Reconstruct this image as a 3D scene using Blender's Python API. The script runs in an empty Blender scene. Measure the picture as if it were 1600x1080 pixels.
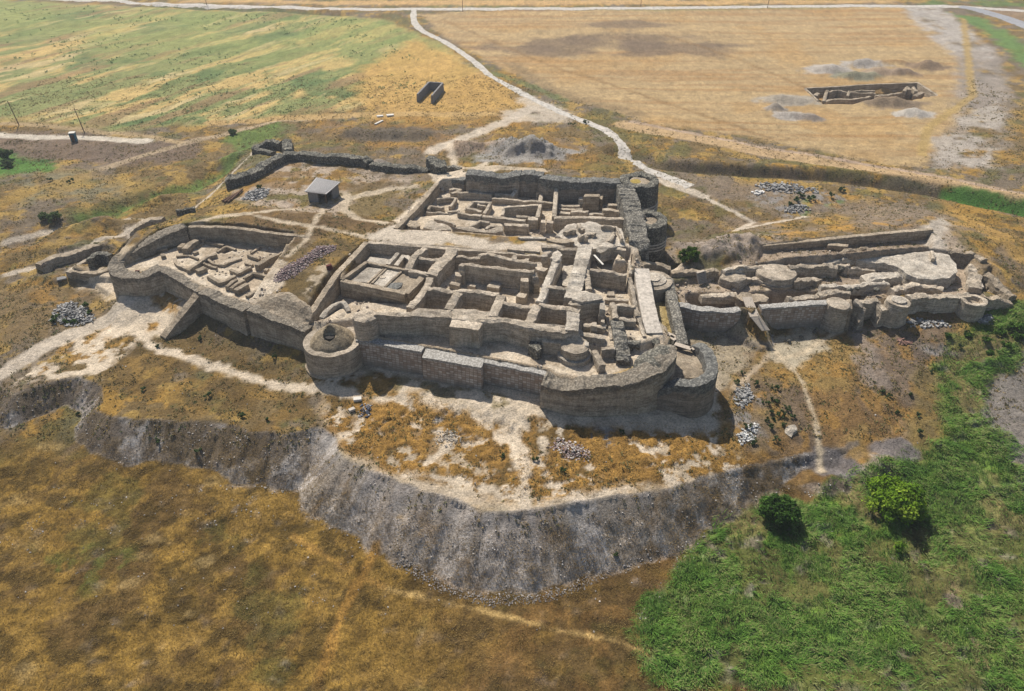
import bpy, math, random
import numpy as np
from mathutils import Vector
from mathutils.geometry import delaunay_2d_cdt
random.seed(7); rng = np.random.default_rng(11)
SC = bpy.context.scene
COL = SC.collection
# ------------------------------------------------------------------ camera, sky, sun, exposure
CAM_H, CAM_P, CAM_F = 70.0, 36.0, 1130.0          # metres, degrees below the horizon, focal length for a 1600 wide photo
cam = bpy.data.objects.new('camera', bpy.data.cameras.new('camera')); COL.objects.link(cam)
cam.location = (0, 0, CAM_H); cam.rotation_euler = (math.radians(90 - CAM_P), 0, 0)
cam.data.sensor_width = 36; cam.data.lens = 36 * CAM_F / 1600
cam.data.clip_start = 1; cam.data.clip_end = 6000
SC.camera = cam
SUN_EL, SUN_AZ = 50.0, -26.0                       # azimuth from +Y, negative to the left: the sun stands behind the fort
world = bpy.data.worlds.new('World'); SC.world = world; world.use_nodes = True
wn = world.node_tree; bg = wn.nodes['Background']
sky = wn.nodes.new('ShaderNodeTexSky'); sky.sky_type = 'NISHITA'; sky.sun_disc = False
sky.sun_elevation = math.radians(SUN_EL); sky.sun_rotation = math.radians(SUN_AZ)
sky.air_density = 1.0; sky.dust_density = 1.5; sky.ozone_density = 1.0
wn.links.new(sky.outputs[0], bg.inputs['Color']); bg.inputs['Strength'].default_value = 0.085
sun_d = bpy.data.lights.new('sun', 'SUN'); sun = bpy.data.objects.new('sun', sun_d); COL.objects.link(sun)
sun_d.energy = 5.0; sun_d.angle = math.radians(0.5); sun_d.color = (1.0, 0.94, 0.85)
_e, _a = math.radians(SUN_EL), math.radians(SUN_AZ)
SDIR = Vector((math.sin(_a) * math.cos(_e), math.cos(_a) * math.cos(_e), math.sin(_e)))
sun.rotation_euler = SDIR.to_track_quat('Z', 'Y').to_euler(); sun.location = SDIR * 300
SC.view_settings.view_transform = 'Standard'; SC.view_settings.look = 'None'
SC.view_settings.exposure = 0.30; SC.view_settings.gamma = 1.0
SC.cycles.max_bounces = 5; SC.cycles.diffuse_bounces = 2

# ------------------------------------------------------------------ surveying: a bearing read off the photo + a height -> a real place
CR = {'F': (0, 0, 1), 'A1': (160, 320, 4.444), 'C2': (460, 350, 5.333), 'C3': (680, 370, 5.333), 'C4': (840, 340, 5.333),
      'B5': (600, 250, 5.333), 'B6': (800, 250, 6.154), 'R7': (820, 480, 5), 'F8': (460, 470, 4), 'D1': (1000, 340, 4.909),
      'D2': (1280, 340, 4.909), 'R3': (320, 190, 4), 'P4': (1180, 80, 5), 'U5': (600, 100, 10), 'L6': (0, 160, 5), 'T8': (80, 380, 6),
      'N2': (520, 0, 2.843), 'N3': (1040, 0, 2.843), 'N1': (0, 0, 2.843), 'N4': (0, 340, 2.843), 'N5': (520, 340, 2.843),
      'N6': (1040, 340, 2.843), 'N7': (460, 600, 2.25), 'N8': (1040, 660, 2.571)}
_ca, _sa = math.cos(math.radians(CAM_P)), math.sin(math.radians(CAM_P))
def ray(c, x, y):
    ox, oy, s = CR[c]; px, py = ox + x / s, oy + y / s
    u, v = (px - 800) / CAM_F, (540 - py) / CAM_F
    return np.array([u, _ca + v * _sa, -_sa + v * _ca])
def Q(c, x, y, z):
    d = ray(c, x, y); t = (z - CAM_H) / d[2]
    return (d[0] * t, d[1] * t, z)
# ------------------------------------------------------------------ noise
def _h(ix, iy, iz, s):
    n = (ix.astype(np.int64) * 374761393 + iy.astype(np.int64) * 668265263 + iz.astype(np.int64) * 2147483647 + s * 1274126177) & 0xFFFFFFFF
    n = ((n ^ (n >> 13)) * 1274126177) & 0xFFFFFFFF
    n = ((n ^ (n >> 16)) * 2246822519) & 0xFFFFFFFF
    return ((n ^ (n >> 15)) & 0xFFFFFF) / float(0xFFFFFF)
def vn2(x, y, s=0):
    ix, iy = np.floor(x), np.floor(y); fx, fy = x - ix, y - iy
    fx = fx * fx * (3 - 2 * fx); fy = fy * fy * (3 - 2 * fy); z = np.zeros_like(ix)
    a, b = _h(ix, iy, z, s), _h(ix + 1, iy, z, s); c, d = _h(ix, iy + 1, z, s), _h(ix + 1, iy + 1, z, s)
    return (a + (b - a) * fx) * (1 - fy) + (c + (d - c) * fx) * fy
def fb2(x, y, sc, o=4, s=0, g=0.5):
    r, a, t = 0, 1.0, 0
    x = np.asarray(x, float) / sc; y = np.asarray(y, float) / sc
    for k in range(o):
        r = r + a * vn2(x + 17.3 * k, y - 9.1 * k, s + k); t += a; a *= g; x, y = (x * 1.6 - y * 1.2), (x * 1.2 + y * 1.6)
    return r / t
def vn3(x, y, z, s=0):
    ix, iy, iz = np.floor(x), np.floor(y), np.floor(z); fx, fy, fz = x - ix, y - iy, z - iz
    fx = fx * fx * (3 - 2 * fx); fy = fy * fy * (3 - 2 * fy); fz = fz * fz * (3 - 2 * fz)
    def L(k): 
        a, b = _h(ix, iy, iz + k, s), _h(ix + 1, iy, iz + k, s); c, d = _h(ix, iy + 1, iz + k, s), _h(ix + 1, iy + 1, iz + k, s)
        return (a + (b - a) * fx) * (1 - fy) + (c + (d - c) * fx) * fy
    return L(0) * (1 - fz) + L(1) * fz
def fb3(p, sc, o=3, s=0):
    r, a, t = 0, 1.0, 0; x, y, z = (p[:, k] / sc for k in range(3))
    for k in range(o):
        r = r + a * vn3(x + 3.7 * k, y + 8.1 * k, z, s + k); t += a; a *= .5; x, y, z = x * 2.03, y * 2.03, z * 2.03
    return r / t - 0.5
def sst(a, b, x):
    t = np.clip((x - a) / (b - a), 0, 1); return t * t * (3 - 2 * t)
def psd(X, Y, pts, closed=True, vals=None):
    """signed distance (positive inside) to a polygon, or distance to a polyline; vals: columns carried to the nearest edge point"""
    n = len(pts); D = np.full(X.shape, 1e18); ins = np.zeros(X.shape, bool); V = None
    if vals is not None: vals = np.asarray(vals, float); V = np.zeros(X.shape + (vals.shape[1],))
    for i in range(n if closed else n - 1):
        j = (i + 1) % n; ax, ay = pts[i][:2]; bx, by = pts[j][:2]
        ex, ey = bx - ax, by - ay; wx, wy = X - ax, Y - ay
        t = np.clip((wx * ex + wy * ey) / (ex * ex + ey * ey + 1e-12), 0, 1)
        d = (wx - ex * t) ** 2 + (wy - ey * t) ** 2; m = d < D; D = np.where(m, d, D)
        if V is not None:
            for k in range(vals.shape[1]): V[..., k] = np.where(m, vals[i, k] + (vals[j, k] - vals[i, k]) * t, V[..., k])
        if closed:
            c = ((ay <= Y) & (by > Y)) | ((by <= Y) & (ay > Y))
            ins ^= c & (X < ax + (Y - ay) * ex / (ey if abs(ey) > 1e-9 else 1e-9))
    D = np.sqrt(D)
    if closed: D = np.where(ins, D, -D)
    return (D, V) if V is not None else D
# ------------------------------------------------------------------ terrain grid (world axes, finer round the fort)
def axis(lo, hi, f0, f1, fine, g, mx):
    a = list(np.arange(f0, f1, fine)); s = fine
    while a[-1] < hi: s = min(s * g, mx); a.append(a[-1] + s)
    s = fine; b = [f0]
    while b[-1] > lo: s = min(s * g, mx); b.append(b[-1] - s)
    return np.array(b[:0:-1] + a)
gx = axis(-520, 520, -72, 74, 0.27, 1.012, 6.0)
gy = axis(-140, 900, 42, 150, 0.27, 1.012, 6.0)
X, Y = np.meshgrid(gx, gy)
base = -5.7 * (1 - sst(56, 112, Y)) + 3 * sst(112, 150, Y)
base = base + (fb2(X, Y, 40, 3, 5) - .5) * 1.2 * sst(45, 90, np.abs(X) + np.abs(Y - 100) * .6)
Z = base.copy()
def sub(pts, m):
    xs = [p[0] for p in pts]; ys = [p[1] for p in pts]
    i0, i1 = np.searchsorted(gx, [min(xs) - m, max(xs) + m]); j0, j1 = np.searchsorted(gy, [min(ys) - m, max(ys) + m])
    return (slice(max(j0 - 1, 0), j1 + 1), slice(max(i0 - 1, 0), i1 + 1))
RUN = np.full(X.shape, .5)
def hill(pts, inner=None, fall=12.0, lump=0.0):
    """raise ground inside an outline given as (x, y, rim height, slope outside); talus falls away outside, with runnels straight down it"""
    s = sub(pts, 26); x, y = X[s], Y[s]
    D, V = psd(x, y, pts, True, [(p[2], p[3], p[0], p[1]) for p in pts])
    zi = V[..., 0] if inner is None else V[..., 0] + (inner - V[..., 0]) * (1 - np.exp(-np.maximum(D, 0) / fall))
    rag = (fb2(x, y, 5, 3, 31) - .5) * lump; rx, ry = V[..., 2], V[..., 3]
    run = fb2(rx, ry, 1.3, 4, 33, .6); lob = fb2(rx, ry, 9, 2, 35)
    d = np.maximum(-D + rag * 1.2 + (fb2(rx, ry, 3.5, 3, 36) - .5) * 1.6 * min(lump, 1), 0)
    zo = V[..., 0] - d * V[..., 1] * (1 + (lob - .5) * .35 * min(lump, 1)) + (run - .5) * .55 * lump * np.clip(d / 2.5, 0, 1)
    Z[s] = np.where(D > 0, np.maximum(Z[s], zi), np.maximum(Z[s], zo))
    if lump >= 1: RUN[s] = run
def level(pts, z, ramp=0.3, only=None):
    s = sub(pts, 4); D = psd(X[s], Y[s], pts); m = sst(-ramp, ramp, D)
    Z[s] = Z[s] * (1 - m) + z * m
def bump(c, r1, r2, rot, dz, p=1.0):
    s = sub([(c[0], c[1])], 2 * max(r1, r2)); dx, dy = X[s] - c[0], Y[s] - c[1]; ca, sa = math.cos(rot), math.sin(rot)
    r = np.sqrt(((dx * ca + dy * sa) / r1) ** 2 + ((-dx * sa + dy * ca) / r2) ** 2) + (fb2(X[s], Y[s], 3, 3, 8) - .5) * .5
    Z[s] += dz * sst(1.0, 0.0, r) ** p * (.7 + .6 * fb2(X[s], Y[s], 1.6, 4, 12))
def pl(c, pts, z=None): return [Q(c, p[0], p[1], p[2] if z is None else z) for p in pts]
def plh(c, pts): return [Q(c, p[0], p[1], p[2])[:2] + (p[2], p[3]) for p in pts]
# the spoil platform in front of the fort: rim (tip line) and its talus
hill(plh('F', [(18, 622, -.6, .75), (45, 603, -.1, .75), (85, 596, 0, .75), (125, 587, .1, .75), (158, 600, 0, .75), (165, 628, -.6, .7), (150, 640, -.6, .7),
    (190, 652, -.5, .7), (240, 655, -.4, .72), (300, 656, -.3, .72), (345, 657, -.3, .72), (400, 673, -.3, .72), (450, 676, -.3, .72), (498, 668, -.3, .72),
    (532, 684, -.3, .75), (540, 716, -.2, .76), (590, 742, -.1, .76), (636, 756, 0, .76), (700, 779, 0, .76), (740, 794, 0, .76), (792, 803, 0, .76), (842, 797, 0, .76), (905, 785, 0, .76),
    (965, 774, -.2, .76), (1010, 764, -.4, .76), (1060, 752, -.9, .75), (1110, 742, -1.6, .75), (1165, 733, -2.3, .72), (1225, 722, -3, .72), (1290, 710, -3.6, .7),
    (1345, 703, -4, .7), (1395, 696, -4.2, .7), (1432, 682, -4.2, .6), (1448, 640, -3.2, .45), (1465, 580, -1.6, .4), (1490, 520, 0, .4), (1560, 488, 1.5, .4),
    (1560, 430, 3, .3), (1300, 380, 3, .3), (1050, 380, 3, .3), (900, 330, 3, .3), (500, 330, 3, .3), (200, 385, 3, .3), (150, 385, 2.6, .8), (100, 396, 2.4, .8), (60, 420, 1.5, .4),
    (40, 470, .6, .3), (20, 530, 0, .3), (-10, 580, -.6, .4)]), 0.0, 9.0, 1.0)
# the mound carrying the fort; slope 20 = built edge hidden in a wall
hill(plh('F', [(178, 420, 5.3, 20), (200, 432, 5.2, 20), (225, 430, 5.2, 20), (250, 416, 5.2, 20), (268, 425, 5.2, 20), (315, 450, 5.2, 20), (351, 465, 5.2, 20), (388, 480, 5.2, 20), (395, 480, 5.2, 20), (430, 492, 5.2, 20), (484, 513, 5.1, 20),
    (505, 530, 5.0, 20), (535, 530, 5.0, 20), (558, 527, 5.1, 20), (660, 545, 5.1, 20), (752, 561, 5.1, 20), (850, 581, 5.1, 20), (872, 592, 5.1, 20), (910, 596, 5.2, 20), (975, 588, 5.2, 20), (1010, 575, 5.4, 20), (1034, 560, 5.4, 20),
    (1050, 530, 5.4, 20), (1040, 505, 5, 20), (1020, 452, 5, 20), (1008, 420, 6, 12), (998, 395, 8, 20), (992, 350, 9, 20), (985, 300, 9, 20), (980, 278, 8.5, 2),
    (960, 268, 7.8, .45), (850, 264, 8, .42), (770, 260, 8.2, .4), (735, 262, 8.2, .4), (690, 272, 8, .4), (665, 270, 7, .5), (560, 251, 6.6, .5), (440, 236, 6.5, .55), (398, 236, 6, .6),
    (350, 298, 6.6, .5), (290, 335, 7.6, .45), (248, 350, 8, .5), (215, 364, 7.8, .8), (184, 398, 7, 20)]), 8.4, 6.0, .25)
hill(plh('F', [(1062, 478, 4.1, 20), (1330, 468, 4.1, 20), (1345, 467, 3.6, 20), (1420, 463, 4, 20), (1530, 467, 3.4, 12), (1575, 462, 3.4, .45), (1558, 420, 5, .22), (1505, 370, 6.2, .2), (1455, 345, 6.5, .25),
    (1200, 372, 6.2, .3), (1090, 405, 4, .4), (1045, 425, 4, 3)]), None, 5, .2)
level(pl('F', [(360, 305, 6.8), (440, 248, 6.8), (665, 282, 7), (700, 290, 7.5), (628, 345, 8), (560, 345, 7.6), (400, 325, 7.2)]), 7.3, 2.5)
level(pl('F', [(560, 377, 8.5), (620, 352, 8.5), (690, 275, 8.5), (720, 275, 8.5), (660, 352, 8.5), (990, 380, 8.5), (990, 400, 8.5), (720, 390, 8.5)]), 8.5, .8)
_fw = [(205, 435, 1.9), (252, 418, 1.9), (318, 453, 1.7), (390, 478, 1.1), (440, 495, 1.4), (484, 513, 1.6), (520, 548, 1.2), (558, 536, .9), (610, 543, .8), (661, 555, 1.05), (752, 573, 1.2), (840, 590, 1.3), (870, 600, 1.1), (950, 600, .5), (1020, 585, .1)]
_p = pl('F', [q[:2] for q in _fw], 5.3); s_ = sub(_p, 12); _d, _v = psd(X[s_], Y[s_], _p, False, [(q[2],) for q in _fw]); _m = sst(8, 1.0, _d + (fb2(X[s_], Y[s_], 4, 3, 51) - .5) * 2); Z[s_] = np.where((_m > 0) & (Z[s_] < 4), np.maximum(Z[s_], np.minimum(Z[s_], 0) * (1 - _m) + _v[..., 0] * _m), Z[s_])
# left court, its square sounding
level(pl('A1', [(150, 440), (270, 360), (420, 260), (560, 225), (720, 212), (1000, 228), (1340, 290), (1330, 330), (1170, 520), (1040, 660), (850, 645), (690, 580), (570, 520), (400, 430), (270, 488)], 5.45), 5.45, .3)
level(pl('A1', [(795, 320), (862, 284), (925, 308), (850, 338)], 5.4), 4.5, .2)
# citadel pit, terrace, gutter
level(pl('F', [(573, 379, 8.5), (700, 386, 8.5), (800, 396, 8.5), (850, 401, 8.5), (880, 388, 8.4), (930, 374, 8.4), (985, 388, 8.4), (1002, 425, 7), (1022, 475, 5.4), (1036, 535, 5.2), (1020, 565, 5.1),
    (900, 588, 5.1), (850, 578, 5.1), (650, 541, 5.1), (560, 525, 5.1), (492, 508, 5.2), (492, 490, 8)]), 6.3, .3)
level(pl('F', [(485, 518), (560, 508), (583, 500), (640, 505), (705, 515), (825, 535), (860, 546), (900, 548), (935, 548), (955, 556), (1000, 548), (1030, 538), (1034, 556), (1010, 572), (975, 585), (905, 590), (850, 577), (650, 540), (560, 524), (505, 526)], 5.1), 5.1, .5)
level(pl('C2', [(120, 830), (130, 740), (330, 500), (590, 290), (600, 335), (385, 500), (385, 570), (900, 690), (960, 700), (480, 690), (250, 830)], 5.2), 5.1, .4)
level(pl('C4', [(450, 375), (500, 250), (640, 250), (760, 360), (825, 385), (815, 430), (740, 465), (430, 415)], 8.4), 8.3, .3)
level(pl('C4', [(440, 450), (740, 480), (760, 660), (560, 660), (440, 600)], 5.6), 5.6, .3)
level(pl('C4', [(940, 560), (1060, 520), (1170, 900), (1180, 1000), (1020, 930)], 4), 3.6, .4)
level(pl('C4', [(990, 450), (1060, 480), (1080, 700), (960, 720), (930, 560)], 3), 2.6, .4)
for r_ in ([(652, 482), (690, 484), (702, 462), (670, 457)], [(712, 480), (768, 484), (776, 463), (724, 458)], [(783, 492), (818, 497), (826, 483), (790, 476)], [(836, 500), (880, 505), (882, 491), (846, 485)], [(857, 472), (886, 478), (888, 456), (860, 452)], [(650, 402), (695, 406), (700, 398), (668, 390)], [(642, 418), (672, 425), (680, 412), (652, 408)], [(915, 515), (942, 500), (940, 475), (912, 478)], [(965, 490), (990, 492), (990, 482), (965, 480)], [(980, 520), (994, 522), (994, 507), (978, 505)]):
    level(pl('F', r_, 8.9), 5.0, .4)
# rear court
level(pl('B5', [(440, 188, 8.5), (95, 572, 8.5), (350, 588, 8.3), (700, 605, 8.3), (1000, 632, 8.3), (1330, 640, 8.3), (1700, 800, 8.3), (1900, 850, 8.3), (2060, 560, 8.6), (1960, 210, 9.5), (1600, 175, 9.5), (1320, 150, 9.5), (1000, 130, 9.5), (690, 130, 9), (500, 165, 8.4)]), 6.0, .3)
level(pl('B5', [(230, 470), (620, 430), (1000, 500), (1000, 640), (330, 610), (150, 570)], 7.2), 7.1, .5)
# right dig
level(pl('F', [(1066, 474, 4.1), (1330, 466, 4.1), (1415, 455, 4.4), (1530, 465, 3.6), (1538, 440, 4.4), (1510, 405, 4.4), (1452, 398, 4.7), (1300, 410, 4.7), (1200, 416, 4.6), (1130, 426, 4.4), (1052, 440, 4)]), 3.1, .5)
level(pl('F', [(1190, 387, 5.6), (1280, 377, 5.8), (1400, 366, 6), (1452, 361, 6.2), (1452, 394, 4.7), (1300, 406, 4.7), (1180, 413, 4.7)]), 4.7, .4)
level(pl('D2', [(1215, 560), (1290, 450), (1420, 590), (1380, 610)], 3.0), 1.5, .5)
level(pl('F', [(1072, 520, 0), (1200, 510, 0), (1335, 498, 0), (1345, 480, .5), (1338, 470, 1), (1070, 482, 0)]), 0.45, .5)
hill([p[:2] + (p[2], 1.1) for p in pl('D1', [(770, 690, 4.2), (900, 690, 4.2), (930, 800, 2.6), (960, 870, 1.6), (1000, 970, .3), (920, 1000, .2), (800, 880, 1.2), (760, 800, 2.2)])], None, 5, .3)
hill(plh('F', [(1350, 492, .8, .3), (1400, 491, 1.7, .3), (1450, 488, 2.0, .28), (1510, 485, 2.2, .25), (1575, 478, 2.8, .25), (1600, 460, 3.2, .25), (1560, 455, 3, .3), (1500, 466, 2.4, .5), (1420, 466, 2.0, .5), (1350, 474, .8, 1)]), None, 5, .3)
level(pl('F', [(112, 425, 2), (158, 398, 2.4), (176, 410, 2), (178, 435, 2), (140, 432, 2)]), 1.9, .3)
# far trench and ditches, heaps
level(pl('P4', [(395, 290), (1275, 246), (1420, 345), (1180, 380), (900, 395), (540, 405)], 3), 0.4, .4)
def trough(pts, w, dz):
    s = sub(pts, 4 * w); d = psd(X[s], Y[s], pts, False); Z[s] += dz * np.exp(-(d / w) ** 2)
trough(pl('F', [(960, 235), (1040, 257), (1110, 264), (1300, 272), (1450, 292), (1620, 326)], 3), 2.6, -2.2)
trough(pl('F', [(1000, 252), (1100, 258), (1300, 264), (1450, 282), (1620, 314)], 3), 2.0, .9)
trough(pl('F', [(220, 8), (330, 13), (440, 18), (540, 22)], 3), 2.5, -1.4)
trough(pl('F', [(330, 340), (250, 330), (170, 335), (90, 352), (0, 372)], 3), 3, -1.0)
trough(pl('F', [(120, 345), (200, 312), (290, 290), (345, 262)], 3), 3, -1.6)
trough(pl('F', [(20, 392), (100, 372), (150, 352), (230, 350)], 3), 4, 1.2)
bump(Q('D1', 600, 260, 5), 10, 4.6, .25, 2.8, .7)
bump(Q('D1', 700, 200, 5), 6, 3.4, .1, 1.0, .8)
for c, x, y, r1, r2, rot, h in (('N2', 840, 670, 13, 6, .0, 2.6), ('N2', 930, 680, 9, 5, 0, 1.2), ('N2', 770, 640, 7, 4, .2, 1.2), ('N2', 590, 660, 8, 6, .3, 1.8), ('N2', 200, 600, 8, 4, 0, 1.0), ('N2', 350, 600, 9, 4, 0, 1.0), ('N2', 90, 590, 6, 4, 0, 1),
      ('P4', 580, 150, 8, 5, .1, 1.5), ('P4', 830, 110, 10, 4, .1, 1.6), ('P4', 800, 200, 10, 3, 0, 1.3), ('P4', 980, 170, 8, 5, 0, 1.3), ('P4', 1340, 120, 9, 4, .5, 1.8), ('P4', 1150, 175, 6, 4, .4, 1.3), ('P4', 1050, 90, 9, 3, 0, 1),
      ('P4', 1050, 410, 11, 4, 0, 1.7), ('P4', 1240, 490, 6, 4, .2, 1.3), ('P4', 260, 380, 9, 4, 0, 1.4), ('P4', 160, 450, 4, 3, 0, 1.3), ('P4', 290, 500, 6, 3, -.3, 1.2), ('P4', 430, 520, 4, 3, 0, 1.2),
      ('R3', 1120, 340, 5, 2.6, 0, 1.3), ('R3', 970, 320, 3, 2, 0, .8), ('R3', 880, 325, 3, 1.6, 0, .7), ('R3', 660, 380, 3, 2, 0, .4), ('N6', 1180, 560, 5, 4, 0, .7), ('N8', 910, 100, 4, 3, 0, 1.2), ('N8', 850, 130, 3, 2.5, 0, .9), ('N8', 690, 150, 5, 2.5, 0, .9),
      ('N4', 320, 290, 6, 3, .3, 1.0), ('N4', 1000, 640, 9, 4, 0, .4), ('A1', 1300, 580, 2.5, 1.6, 0, .8), ('N1', 1050, 700, 8, 3, .6, 1.2), ('N1', 700, 880, 9, 3, .5, 1.2), ('N1', 400, 990, 10, 4, .2, 1.4), ('N4', 430, 100, 9, 4, .1, 1.6), ('N4', 250, 130, 7, 4, 0, 1), ('N4', 300, 60, 9, 3, 0, 1.2)):
    bump(Q(c, x, y, 3 if Q(c, x, y, 3)[1] > 120 else -.5), r1, r2, rot, h * (1.25 if c == 'P4' else 1.1))
# natural roughness everywhere but on the dug floors
fort_in = psd(X, Y, [Q('F', *p)[:2] for p in [(190, 425, 5), (252, 420, 5), (482, 525, 5), (660, 560, 5), (910, 605, 5), (1045, 550, 5), (1030, 440, 5), (985, 280, 8), (690, 275, 8), (570, 377, 8.5), (300, 352, 8.5)]])
nat = sst(1.0, -1.5, fort_in)
platM = psd(X, Y, [p[:2] for p in pl('F', [(500, 640), (640, 620), (1050, 665), (1120, 690), (1060, 745), (840, 795), (760, 790), (560, 715)], 0)])
matn = fb2(X, Y, 1.5, 5, 71, .58) + (fb2(X, Y, 6, 3, 74) - .5) * .45
mats = sst(.44, .54, matn) * sst(-1, 3, platM)
Z += (fb2(X, Y, 9, 4, 2) - .5) * (.55 + 1.0 * sst(-50, -75, X) * sst(85, 105, Y)) * nat + (fb2(X, Y, 1.6, 3, 3) - .5) * (.10 + .10 * nat) + mats * (.1 + .35 * fb2(X, Y, 1.0, 3, 76)) + nat * (1 - fort_in * 0) * (fb2(X, Y, .9, 2, 4) - .5) * .16
grn = psd(X, Y, [p[:2] for p in pl('F', [(1010, 1090), (1005, 1000), (1030, 925), (1075, 870), (1110, 838), (1170, 800), (1250, 790), (1320, 765), (1400, 735), (1458, 700)], -6.3) + pl('F', [(1468, 650, -4.5), (1468, 590, -3), (1490, 545, -2), (1540, 510, -1), (1620, 490, 0), (1660, 560, -2), (1545, 592, -2.5), (1530, 650, -4), (1600, 740, -5.5), (1700, 800, -6), (1700, 1100, -6.5)])])
grnM = sst(-1.2, 1.5, grn + (fb2(X, Y, 4, 3, 77) - .5) * 5)
rid = 1 - np.abs(2 * fb2(X + (fb2(X, Y, 5, 2, 9) - .5) * 5, Y, 2.6, 3, 41) - 1)
Z += sst(90, 80, Y) * sst(-2.2, -3.2, Z) * ((fb2(X, Y, 2.4, 4, 45) - .5) * .5 + (fb2(X, Y, .9, 3, 46) - .5) * .25)
rid2 = 1 - np.abs(2 * fb2(X + (fb2(X, Y, 1.5, 2, 19) - .5) * 2, Y, 1.25, 3, 43) - 1)
Z += grnM * ((rid - .6) * .6 + (rid2 - .6) * .62)
dryf = sst(60, 52, Y) * sst(6, -4, X) 
Z += (1 - grnM) * (Y < 90) * sst(0.5, -1.0, np.zeros_like(X)) * 0
def gz(x, y):
    x = np.asarray(x, float); y = np.asarray(y, float)
    i = np.clip(np.searchsorted(gx, x) - 1, 0, len(gx) - 2); j = np.clip(np.searchsorted(gy, y) - 1, 0, len(gy) - 2)
    a = (x - gx[i]) / (gx[i + 1] - gx[i]); b = (y - gy[j]) / (gy[j + 1] - gy[j])
    return (Z[j, i] * (1 - a) + Z[j, i + 1] * a) * (1 - b) + (Z[j + 1, i] * (1 - a) + Z[j + 1, i + 1] * a) * b
def G(c, x, y):
    """where the sight line at a photo point meets the built ground"""
    d = ray(c, x, y); t = np.concatenate([np.arange(40, 300, .25), np.arange(300, 900, 1.0)]) / np.linalg.norm(d)
    px, py, pz = d[0] * t, d[1] * t, CAM_H + d[2] * t
    k = np.argmax(pz < gz(px, py)); k = k if pz[k] < gz(px[k], py[k]) else len(t) - 1
    return (px[k], py[k], float(gz(px[k], py[k])))
def GP(c, pts): return [G(c, *p[:2]) for p in pts]
# ------------------------------------------------------------------ ground colours (dry albedo of each ground cover)
def lin(h, k=0.8):
    v = [int(h[i:i + 2], 16) / 255 for i in (0, 2, 4)]
    v = np.array([(x / 12.92 if x <= .04045 else ((x + .055) / 1.055) ** 2.4) * k for x in v]); l = v @ [.21, .72, .07]; return l + (v - l) * .97
SAND, SAND2, PATH = lin('dccab0'), lin('c9b79c'), lin('cfc0ab')
GOLD, GOLD2, ORANGE = lin('c2923f'), lin('a87c3a'), lin('a67f40')
BROWN, BROWN2, OLIVE = lin('84673c'), lin('6b5436'), lin('76683a')
STUB, STUB2 = lin('b59b70'), lin('b58c50')
GRN, GRN2, GRN3 = lin('6a8a30'), lin('8a9a48'), lin('4c7030')
GREY, GREY2, DIRT = lin('98928c'), lin('807a76'), lin('93826e')
n1 = fb2(X, Y, 14, 4, 101); n2 = fb2(X, Y, 3.2, 4, 102); n3 = fb2(X, Y, 1.1, 3, 103); n4 = fb2(X, Y, 45, 4, 104)
wx = X + (fb2(X, Y, 4, 3, 110) - .5) * 5; wy = Y + (fb2(X, Y, 4, 3, 111) - .5) * 5
Cc = np.zeros(X.shape + (3,))
def mixc(m, col, s=None):
    s = s or (slice(None), slice(None)); m = np.clip(m, 0, 1)[..., None]; Cc[s] = Cc[s] * (1 - m) + np.asarray(col) * m
def area(pts, col, k=1.0, f=1.2, nz=None, warp=True, rag=0.0, sc=4):
    s = sub(pts, 10 + f); x, y = (wx[s], wy[s]) if warp else (X[s], Y[s])
    D = psd(x, y, pts)
    D = D + (fb2(X[s], Y[s], 1.7, 4, 119, .6) - .5) * min(2.4, 1.2 + f)
    if rag: D = D + (fb2(X[s], Y[s], sc, 4, 120) - .5) * rag
    m = sst(-f, f, D) * k
    if nz is not None: m = m * sst(nz[0], nz[1], fb2(X[s], Y[s], nz[2], 4, nz[3]))
    mixc(m, col, s)
def stroke(pts, w, col, k=1.0, f=.5, rag=.8):
    s = sub(pts, w * 3 + 4); d = psd(X[s], Y[s], pts, False) + (fb2(X[s], Y[s], 1.6, 3, 130) - .5) * rag
    mixc(sst(w + f, w - f, d) * k, col, s)
r1 = fb2(X, Y, 5, 6, 401, .62); r2 = fb2(X, Y, 2.0, 5, 402, .62); r3 = fb2(X, Y, 11, 6, 403, .6); r4 = fb2(X, Y, .8, 3, 404)
mixc(np.ones_like(X), lin('85704a')); mixc(sst(.52, .59, r1), lin('a9843f')); mixc(sst(.52, .58, r2) * .8, lin('6e5a36')); mixc(sst(.49, .57, r3) * .85, lin('7d705f')); mixc(sst(.57, .63, fb2(X, Y, 4, 6, 405, .62)) * .8, lin('b0904c')); mixc(sst(.56, .62, fb2(X, Y, 6, 6, 406, .62)) * .6, lin('66663a'))
back = sst(140, 152, Y)
# foreground field (dry steppe grass)
fg = sst(82, 70, Y) * sst(-.8, -3.0, Z)
fa = fb2(X, Y, 7, 6, 411, .6); fb_ = fb2(X * .8 + Y * .5, Y * 1.2 - X * .3, 3.0, 6, 412, .62); fc = fb2(X, Y, 16, 4, 413)
mixc(fg, lin('715930')); mixc(fg * sst(.44, .58, fa + (fc - .5) * .4), lin('9a7a36')); mixc(fg * sst(.47, .56, fb_) * .85, lin('594822')); mixc(fg * sst(.53, .62, fb2(X, Y, 2.4, 6, 414, .62)) * .8, lin('9c7c3a')); mixc(fg * sst(.55, .64, fb2(X, Y, 9, 5, 415, .6)) * .6, lin('5f5c2c'))
mixc(fg * sst(-22, 2, X) * (.5 + .5 * sst(.4, .55, r2)) * .8, lin('665030')); mixc(fg * sst(-16, 4, X) * sst(.53, .6, r1) * .6, lin('8a6838'))
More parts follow.
